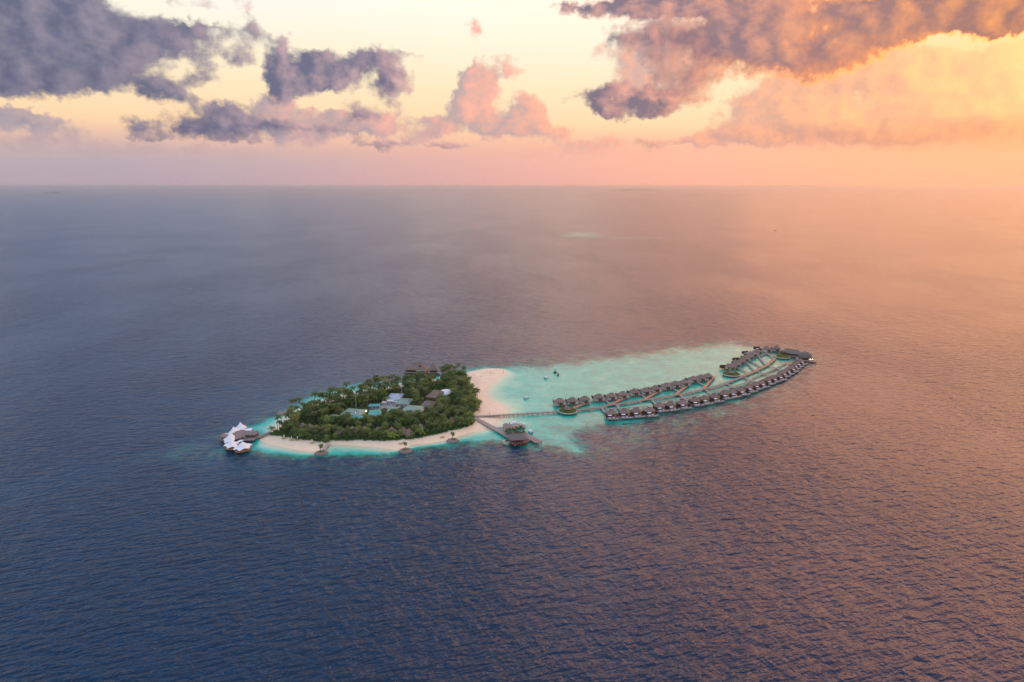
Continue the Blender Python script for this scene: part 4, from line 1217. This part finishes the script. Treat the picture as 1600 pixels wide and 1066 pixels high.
def bungalow():
    t = thing('beach_bungalow', 'x', 'bungalow')
    MB().prism(ngon(8, 3.4, 3.4, 0, 0, .39), 1.2, 4.6).build('wall', M['plaster'], t)
    MB().box(-.7, .7, -3.5, -3.1, 1.6, 3.8).build('door', M['timber_dark'], t)
    for x in (-2.4, 1.6): MB().box(x, x + .8, -2.9, -2.6, 2.4, 3.6).build('window', M['timber_dark'], t)
    rf = roof_loft(ngon(8, 5.0, 5.0, 0, 0, .39), 4.4, 8.8, .05, .05, 0, 0, .35, .03).build('roof', M['thatch'], t)
    MB().cyl(0, 0, 8.7, 9.1, .35, .1, 8).build('ridge_cap', M['ridge'], rf)
    return remember(t)


proto = bungalow()
side = ['first', 'second', 'third']
for i, (px, py) in enumerate(BUNG):
    o = proto if i == 0 else copy_tree(proto)
    c = G(px, py, 5.6); o.location = (c.x, c.y, 0); o.rotation_euler = (0, 0, R(-20 + 13 * (i % 4)))
    o['label'] = ORD[i] + ' cone-roofed thatched bungalow among the front trees, counting from the left'
    if i == len(BUNG) - 1: o['label'] = 'cone-roofed thatched bungalow deep among the trees at the right'
    o['group'] = 'cone-roofed bungalows in the grove'; o['category'] = 'bungalow'
    ROOFS.append((px - 4.5, py - 7, px + 4.5, py + (1 if i % 2 else 0)))


# ------------------------------------------------------------------ the grove
PALMS = [palm(20 + i, h, f, fl, ln) for i, (h, f, fl, ln) in enumerate([(8.5, 20, 4.6, .7), (10.5, 21, 4.9, 1.0), (12.5, 20, 4.9, 1.4), (9.5, 19, 4.5, 1.2), (11.5, 20, 4.8, .6), (13.5, 21, 5.1, 1.6)])]
BROADS = [broad_tree(40 + i, h, r) for i, (h, r) in enumerate([(6.0, 3.5), (7.2, 4.2), (8.2, 4.8), (6.6, 4.6), (9.0, 5.0)])]
PH = [8.5, 10.5, 12.5, 9.5, 11.5, 13.5]; BH = [6.0, 7.2, 8.2, 6.6, 9.0]; BR = [3.2, 3.8, 4.4, 4.2, 4.6]
used = {}


def place(kind, v, x, y, s_=1.0, label=None, group=None, z=None):
    root = (PALMS if kind == 'p' else BROADS)[v]
    o = copy_tree(root) if used.get((kind, v)) else root
    used[(kind, v)] = 1
    o.location = (x, y, gz(x, y) - .1 if z is None else z)
    o.rotation_euler = (0, 0, rnd.uniform(0, 6.28)); o.scale = (s_, s_, s_ * rnd.uniform(.92, 1.08))
    o['label'], o['group'] = label, group
    o['category'] = 'palm' if kind == 'p' else 'tree'
    return o


rnd = random.Random(5)
vx = [p[0] for p in veg]; vy = [p[1] for p in veg]
spots = []
tries = 0
npalm = nbroad = 0


def region(px, py, d_edge):
    if px > 705: return 'right'
    if px < 480: return 'left'
    if py > 668: return 'front'
    if d_edge < 20 and py < 640: return 'back'
    return 'middle'


TXT = {'right': 'at the right end of the grove beside the sandbar', 'left': 'at the narrow left end of the grove', 'front': 'in the dense front edge of the grove above the beach',
       'back': 'in the tall rear fringe of the grove', 'middle': 'in the middle of the grove around the roofs'}
MARKS = [(553, 642, 'the broad pale green roof'), (586, 645, 'the bright teal roof'), (558, 652, 'the low teal roof'), (521, 650, 'the far left roof'), (645, 639, 'the largest green roof'), (632, 626, 'the long green roof'),
         (585, 632, 'the small teal lean-to'), (614, 639, 'the faded flat roof'), (617, 618, 'the blue and white roof'), (669, 631, 'the dark grey thatched hall'), (682, 615, 'the long dark thatched hall'), (684, 595, 'the small rear thatched roof'),
         (697, 613, 'the white shell canopy'), (555, 618, 'the left lattice mast'), (627, 608, 'the rear lattice mast'), (652, 580, 'the long overwater hall'), (678, 580, 'the pyramid pavilion'), (424, 677, 'the tent boardwalk end'),
         (444, 648, 'the back shore stone platform'), (502, 705, 'the leftmost stone islet'), (634, 702, 'the middle stone islet'), (707, 687, 'the rightmost stone islet'), (744, 655, 'the arrival jetty foot'), (745, 625, 'the sandbar neck'),
         (727, 588, 'the rear sandbar shore'), (473, 665, 'the leftmost cone-roofed bungalow')] + [(px, py, 'the %s cone-roofed bungalow' % ORD[i]) for i, (px, py) in enumerate(BUNG) if i]


def tree_label(kind, h, px, py):
    size = ('tall', 'mid-height', 'short')[0 if h > 11.3 else (1 if h > 8.8 else 2)] if kind == 'p' else ('large', 'medium-sized', 'small')[0 if h > 8.3 else (1 if h > 6.6 else 2)]
    mx, my, nm = min(MARKS, key=lambda q: (q[0] - px) ** 2 + ((q[1] - py) * 1.8) ** 2)
    dx, dy = px - mx, (py - my) * 1.8
    d = math.hypot(dx, dy)
    near = 'just ' if d < 9 else ('' if d < 22 else 'well ')
    if abs(dx) > abs(dy): side_ = 'left of ' if dx < 0 else 'right of '
    else: side_ = 'behind ' if dy < 0 else 'in front of '
    return size + (' coconut palm ' if kind == 'p' else ' rounded leafy tree ') + near + side_ + nm


PSHARE = {'right': .42, 'left': .5, 'front': .30, 'back': .86, 'middle': .55}
cand = []
while tries < 26000 and len(spots) < 560:
    tries += 1
    x, y = rnd.uniform(min(vx), max(vx)), rnd.uniform(min(vy), max(vy))
    d = look(tv, x, y)
    if d < 1.2: continue
    px, py = to_px(x, y, gz(x, y))
    rg = region(px, py, d)
    kind = 'p' if rnd.random() < PSHARE[rg] else 'b'
    if kind == 'p' and npalm >= 292: kind = 'b'
    if kind == 'b' and nbroad >= 262: continue
    v = rnd.randrange(6 if kind == 'p' else 5)
    if rg == 'front' and kind == 'p' and v in (2, 5): v = 0
    s_ = rnd.uniform(.82, 1.12)
    if rg == 'front': s_ *= .88
    if rg == 'back' and kind == 'p': s_ *= 1.1
    h = (PH if kind == 'p' else BH)[v] * s_
    rad = (2.0 if kind == 'p' else BR[v] * .62) * s_
    gap = 4.3 if kind == 'p' else 4.6
    if any((x - a) ** 2 + (y - b_) ** 2 < (gap * (.72 if k2 != kind else 1)) ** 2 for a, b_, k2 in spots): continue
    tx, ty = to_px(x, y, h * 1.05)
    mpx = F / math.hypot(math.hypot(x, y), CAM_H)
    cx0, cx1 = tx - rad * mpx, tx + rad * mpx
    low = ty + (h * (.5 if kind == 'p' else .75)) * mpx * .95
    bad = False
    for (x0, y0, x1, y1) in ROOFS:
        if py < y0 + 2: continue
        if cx1 > x0 + 1 and cx0 < x1 - 1 and ty < y1 - 1.5 and low > y0:
            bad = True; break
        if x0 - 1 < px < x1 + 1 and y0 < py < y1 + 5: bad = True; break
    if bad: continue
    spots.append((x, y, kind))
    if kind == 'p': npalm += 1
    else: nbroad += 1
    place(kind, v, x, y, s_, tree_label(kind, h, px, py), ('palms ' if kind == 'p' else 'leafy trees ') + TXT[rg])

for i, (px, py, v, lab) in enumerate([(455, 635, 0, 'left of two lone palms standing at the back shore on the left'), (463, 633.5, 3, 'right of two lone palms standing at the back shore on the left'),
                                      (750, 643, 1, 'palm leaning out over the sandbar, front of the pair'), (746, 625, 4, 'palm leaning out over the sandbar, rear of the pair'), (426, 678, 0, 'palm at the very left end where the boardwalk meets the beach')]):
    c = G(px, py + 4, 0); place('p', v, c.x, c.y, .9, lab, None, max(gz(c.x, c.y), -.3))
for o in COL.objects:
    if o.get('group') is None and 'group' in o.keys(): del o['group']

# low growth under the trees, and the bright scrub that edges the beach
cl = []
while len(cl) < 3600:
    x, y = rnd.uniform(min(vx), max(vx)), rnd.uniform(min(vy), max(vy))
    d = look(tv, x, y)
    if d < .3: continue
    px, py = to_px(x, y, 2.0)
    if 576 < px < 630 and 628 < py < 641: continue
    cl.append((x, y, gz(x, y) + rnd.uniform(.6, 2.6), rnd.uniform(1.0, 2.2)))
tag(leaf_cloud(MB(), cl, 40000, .5, rnd, .7).build('undergrowth', M['scrub_leaf']), 'dark low undergrowth filling the ground between the trees', 'undergrowth', None, 'stuff')
cl = []
edge = [G(px, py) for px, py in VEG_PX[:12]]
for a, b_ in zip(edge[:-1], edge[1:]):
    k = int((b_ - a).length / .8)
    for i in range(k):
        p = a.lerp(b_, i / k)
        if rnd.random() < (.95 if i % 7 else .3):
            wide = 9.0 if p.x < G(512, 692).x or p.x > G(660, 685).x else 3.5
            for _ in range(3 if wide < 5 else 6):
                x, y = p.x + rnd.gauss(0, .8), p.y + rnd.uniform(-.8, wide)
                cl.append((x, y, max(gz(x, y), .4) + rnd.uniform(.3, 1.2), rnd.uniform(.7, 1.4)))
tag(leaf_cloud(MB(), cl, 22000, .40, rnd, .7).build('beach_scrub', M['scrub_leaf']), 'bright green scrub edging the front beach', 'scrub', None, 'stuff')

# palms on the planted decks and at the arrival platform
small = palm(77, 4.6, 14, 2.6, .4)
first = True
TIPS = [(g1, [(-3, 4), (3, 5)], 'the first round planted deck'), (g2, [(-6, 5), (-1, 7), (6, 4), (3, 6), (-4, 2)], 'the middle round planted deck'), (g3, [(-4, 4), (0, 6), (4, 3), (-2, -1)], 'the round planted deck at the far tip')]
for c, offs, where in TIPS:
    for k, (dx, dy) in enumerate(offs):
        o = small if first else copy_tree(small); first = False
        o.location = (c.x + dx, c.y + dy, 2.4); o.rotation_euler = (0, 0, rnd.uniform(0, 6)); o['category'] = 'palm'
        o.scale = (.9, .9, rnd.uniform(.7, 1.0))
        o['label'] = 'small palm growing on ' + where; o['group'] = 'small palms on ' + where
for k, (px, py) in enumerate([(792, 679.5), (797, 677.6), (802, 676), (808, 675), (813, 674), (818, 675.2), (805, 678)]):
    c = G(px, py, 1.9); o = copy_tree(small); o.location = (c.x, c.y, 1.6); o.rotation_euler = (0, 0, rnd.uniform(0, 6)); s_ = rnd.uniform(.8, 1.05); o.scale = (s_, s_, s_ * .9)
    o['label'] = 'small palm in the row behind the arrival hall'; o['group'] = 'small palms behind the arrival hall'; o['category'] = 'palm'
c = G(805, 677.5, 1.9)
pb = thing('planting_bed', 'long planted bed behind the arrival hall roof', 'planting bed', (c.x, c.y, 0), R(12))
MB().box(-9, 9, -2.4, 3.4, 1.3, 2.3).build('bed', M['stone'], pb)
for x in (-8, 0, 8): MB().cyl(x, .5, -3, 1.31, .3, n=6).build('post', M['post'], pb)
tag(leaf_cloud(MB(), [(rnd.uniform(-8.5, 8.5), rnd.uniform(-2, 3), 2.7, rnd.uniform(.6, 1.1)) for _ in range(30)], 700, .3, rnd).build('shrubs', M['garden_leaf'], pb), kind='stuff')
for k, (px, py, lab) in enumerate([(1204, 546.5, 'left'), (1212, 546, 'right'), (1236, 553.5, 'middle'), (1250, 556, 'far right')]):
    c = G(px, py, 2.2)
    t = thing('garden_bed', lab + ' clump of yellow-green shrubs before the thatched roofs at the tip', 'garden bed', (c.x, c.y, 0))
    MB().prism(ngon(12, 5.2, 4.0), 1.3, 2.2).build('base', M['plaster'], t)
    for i in range(4): MB().cyl(3.6 * math.cos(i * 1.57), 2.8 * math.sin(i * 1.57), -3, 1.31, .25, n=6).build('post', M['post'], t)
    tag(leaf_cloud(MB(), [(rnd.uniform(-4, 4), rnd.uniform(-3, 3), 2.6 + rnd.random() * 1.2, rnd.uniform(.8, 1.4)) for _ in range(14)], 420, .36, rnd).build('shrubs', M['garden_leaf'], t), kind='stuff')

# ------------------------------------------------------------------ stone islets with a palm
for i, (px, py, r, lab) in enumerate([(502, 708, 4.9, 'leftmost'), (634, 704.5, 5.2, 'middle'), (707.4, 688.6, 4.9, 'rightmost')]):
    c = G(px, py, .6)
    t = thing('stone_islet', lab + ' of three round stone islets off the front beach', 'islet', (c.x, c.y, 0), 0, 'round stone islets off the front beach')
    MB().loft([[(x * k, y * k, z) for x, y in ngon(16, r, r)] for k, z in ((1.0, -2), (.97, .3), (.9, 1.3), (.86, 1.35))]).build('wall', M['stone'], t)
    for j in range(14):
        a = 2 * math.pi * j / 14 + .1
        bm = bmesh.new(); bmesh.ops.create_icosphere(bm, subdivisions=1, radius=.7)
        for vt in bm.verts: vt.co = Vector((vt.co.x * rnd.uniform(.8, 1.3), vt.co.y * rnd.uniform(.8, 1.3), vt.co.z * .7))
        ms_ = bpy.data.meshes.new('stone'); bm.to_mesh(ms_); bm.free(); ms_.materials.append(M['stone'])
        so = bpy.data.objects.new('stone', ms_); COL.objects.link(so); so.parent = t; so.location = (r * .96 * math.cos(a), r * .96 * math.sin(a), .35)
    leaf_cloud(MB(), [(rnd.uniform(-2, 2), rnd.uniform(-2, 2), 1.6, .7) for _ in range(8)], 160, .3, rnd).build('shrubs', M['garden_leaf'], t)
    MB().cyl(1.0, -2.2, 1.3, 2.0, .3, .2, 8).build('yellow_lantern', M['yellow'], t)
    o = copy_tree(small); o.location = (c.x - .3, c.y + .3, 1.2); o.scale = (1.15, 1.15, 1.15); o.rotation_euler = (0, 0, rnd.uniform(0, 6)); o['category'] = 'palm'
    o['label'] = 'single palm on the ' + lab + ' round stone islet'; o['group'] = 'single palms on the stone islets'
boardwalk([(505.5, 703), (513.5, 693)], 2.6, 1.6, 'short pale jetty from the front beach to the leftmost stone islet', 'concrete', False)
c = G(444, 644.5, 1.0)
t = thing('stone_breakwater', 'small brown stone platform in the shallows at the left back shore', 'platform', (c.x, c.y, 0), R(-5))
MB().loft([[(x * k, y * k, z) for x, y in ngon(14, 6.5, 6.0)] for k, z in ((1.05, -2), (1.0, .6), (.92, 1.0))]).build('base', M['stone'], t)

# ------------------------------------------------------------------ beach furniture
def lounger_set():
    t = thing('beach_lounger', 'x', 'lounger')
    MB().box(-.45, .45, -1.0, .4, .34, .46).build('cushion', M['yellow'], t)
    MB().add([(-.45, .4, .34), (.45, .4, .34), (.45, 1.0, .86), (-.45, 1.0, .86), (-.45, .34, .46), (.45, .34, .46), (.45, .92, .95), (-.45, .92, .95)], [(0, 1, 2, 3), (7, 6, 5, 4), (0, 4, 5, 1), (1, 5, 6, 2), (2, 6, 7, 3), (3, 7, 4, 0)]).build('backrest', M['yellow'], t)
    MB().box(-.48, .48, -1.02, .42, .24, .34).build('frame', M['timber_wall'], t)
    for x in (-.4, .4):
        for y in (-.9, .3): MB().box(x - .05, x + .05, y - .05, y + .05, 0, .24).build('leg', M['timber_wall'], t)
    return remember(t)


def parasol():
    t = thing('beach_parasol', 'x', 'parasol')
    MB().cyl(0, 0, -.2, 2.9, .05, n=6).build('pole', M['metal'], t)
    MB().loft([[(x, y, z) for x, y in ngon(8, k, k)] for k, z in ((.10, 1.1), (.34, 1.3), (.30, 2.2), (.06, 3.0))]).build('furled_canopy', M['white'], t)
    return remember(t)


lp, pp_ = lounger_set(), parasol()
LS = [(443.6, 686), (455.3, 688.5), (464.6, 688.5), (487.6, 693), (502, 695), (691.6, 683), (626, 693.5)]
for i, (px, py) in enumerate(LS):
    c = G(px, py, 1.0); z = gz(c.x, c.y) - .02
    for k in (0, 1):
        o = lp if (i == 0 and k == 0) else copy_tree(lp)
        o.location = (c.x - .9 + 1.8 * k, c.y, z); o.rotation_euler = (0, 0, R(170 + 10 * k)); o['category'] = 'lounger'; o.scale = (1.25, 1.25, 1.25)
        o['label'] = ('left' if k == 0 else 'right') + ' yellow lounger of the ' + ORD[i] + ' pair along the front beach, from left'; o['group'] = 'yellow loungers on the front beach'
    o = pp_ if i == 0 else copy_tree(pp_)
    o.location = (c.x, c.y + .5, z); o['category'] = 'parasol'; o.scale = (1.2, 1.2, 1.2)
    o['label'] = 'furled white parasol at the ' + ORD[i] + ' pair of yellow loungers from left'; o['group'] = 'furled parasols on the front beach'


# ------------------------------------------------------------------ people on the sandbar
def figure(step, arm):
    bm = bmesh.new(); sk = bm.verts.layers.skin.verify()
    def V(x, y, z, r, root=False):
        v = bm.verts.new((x, y, z)); v[sk].radius = (r, r * .85); v[sk].use_root = root; return v
    pel = V(0, 0, .95, .15, True); wa = V(0, 0, 1.12, .13); ch = V(0, 0, 1.34, .17); nk = V(0, 0, 1.50, .06); h1 = V(0, -.02, 1.60, .095); h2 = V(0, -.01, 1.72, .085)
    for a, b_ in ((pel, wa), (wa, ch), (ch, nk), (nk, h1), (h1, h2)): bm.edges.new((a, b_))
    for s_ in (-1, 1):
        hp = V(.11 * s_, 0, .88, .10); kn = V(.12 * s_, -step * s_ * .5, .48, .065); an = V(.12 * s_, step * s_ * -.6 + .05, .07, .045); ft = V(.13 * s_, step * s_ * -.6 - .13, .04, .04)
        sh_ = V(.2 * s_, 0, 1.40, .065); el = V((.26 + arm * .1) * s_, .02 + step * s_ * .3, 1.12, .045); wr = V((.28 + arm * .2) * s_, -.06 + step * s_ * .4, .88, .035); hd = V((.28 + arm * .22) * s_, -.09 + step * s_ * .42, .78, .04)
        for a, b_ in ((pel, hp), (hp, kn), (kn, an), (an, ft), (ch, sh_), (sh_, el), (el, wr), (wr, hd)): bm.edges.new((a, b_))
    me = bpy.data.meshes.new('body'); bm.to_mesh(me); bm.free()
    o = bpy.data.objects.new('figure_source', me); COL.objects.link(o)
    o.modifiers.new('s', 'SKIN'); o.modifiers.new('d', 'SUBSURF').levels = 1
    dg = bpy.context.evaluated_depsgraph_get()
    res = bpy.data.meshes.new_from_object(o.evaluated_get(dg)); res.name = 'body'
    bpy.data.objects.remove(o)
    return res


BODY = [figure(.0, .3), figure(.35, .1)]
for me_ in BODY: me_.materials.clear(); me_.materials.append(M['skin'])
SHIRT = {k: MB().loft([[(x, y, z) for x, y in ngon(10, a, b_)] for a, b_, z in ((.19, .16, .78), (.18, .15, 1.0), (.17, .14, 1.14), (.21, .16, 1.34), (.22, .13, 1.44), (.09, .08, 1.5))]).mesh('clothing', M[k]) for k in ('cloth_a', 'cloth_b', 'red', 'white')}
HAIR = MB().loft([[(x, y + .02, z) for x, y in ngon(8, a, a)] for a, z in ((.115, 1.62), (.12, 1.70), (.10, 1.78), (.03, 1.81))]).mesh('hair', M['hair'])
PPL = [(761, 582.5, 'cloth_b', 'standing person in brown at the left of the group on the sandbar'), (764.6, 583.6, 'cloth_a', 'second person from left in the group on the sandbar'), (766.5, 582.3, 'red', 'person in red behind the row of people on the sandbar'),
       (768.3, 584.2, 'cloth_a', 'third person from left in the row on the sandbar'), (771.7, 584.2, 'cloth_b', 'rightmost person in the row on the sandbar'), (775.5, 577.8, 'cloth_a', 'person at the rear water edge of the sandbar'),
       (787, 579.6, 'cloth_a', 'rear of two people at the tip of the sandbar'), (786.4, 582.3, 'cloth_b', 'front of two people at the tip of the sandbar'), (742, 588.4, 'cloth_b', 'right person of a couple near the trees on the sandbar'),
       (738.6, 588.3, 'white', 'left person of a couple near the trees on the sandbar'), (751, 590, 'cloth_a', 'person walking alone on the middle of the sandbar'), (745.5, 599, 'cloth_a', 'person in navy walking near the trees on the sandbar'),
       (732.5, 584.6, 'cloth_b', 'person at the back shore by the last trees'), (764.7, 647.6, 'cloth_a', 'person on the sand just behind the long boardwalk')]
for i, (px, py, cl_, lab) in enumerate(PPL):
    c = G(px, py, 1.0)
    t = thing('person', lab, 'person', (c.x, c.y, max(gz(c.x, c.y), 0) - .01), R(37 * i % 360))
    for nm, d_ in (('body', BODY[i % 2]), ('clothing', SHIRT[cl_]), ('hair', HAIR)):
        o = bpy.data.objects.new(nm, d_); COL.objects.link(o); o.parent = t
c = G(823.5, 646.6, ZD)
t = thing('person', 'person walking on the long boardwalk', 'person', (c.x, c.y, ZD), R(80))
for nm, d_ in (('body', BODY[1]), ('clothing', SHIRT['cloth_a']), ('hair', HAIR)):
    o = bpy.data.objects.new(nm, d_); COL.objects.link(o); o.parent = t

# things whose labels still coincide are told apart by their order from left to right
by = {}
for o in COL.objects:
    if o.parent is None and o.get('category') in ('palm', 'tree'): by.setdefault(o['label'], []).append(o)
for lab, os_ in by.items():
    if len(os_) > 1:
        os_.sort(key=lambda o: to_px(*o.location)[0])
        for k, o in enumerate(os_): o['label'] = ORD[k] + ' from left, ' + lab

# ------------------------------------------------------------------ haze
hz = MB().box(-81000, 81000, -81000, 81000, -4.0, 216.0).build('haze', bpy.data.materials.new('haze'))
m = hz.data.materials[0]; m.use_nodes = True; nt = m.node_tree; nt.nodes.clear()
out = nt.nodes.new('ShaderNodeOutputMaterial'); pv = nt.nodes.new('ShaderNodeVolumePrincipled')
pv.inputs['Color'].default_value = (1, .98, 1, 1); pv.inputs['Density'].default_value = 5e-5; pv.inputs['Anisotropy'].default_value = .82
nt.links.new(pv.outputs[0], out.inputs['Volume'])
tag(hz, 'pale evening haze over the sea', 'haze', None, 'stuff')
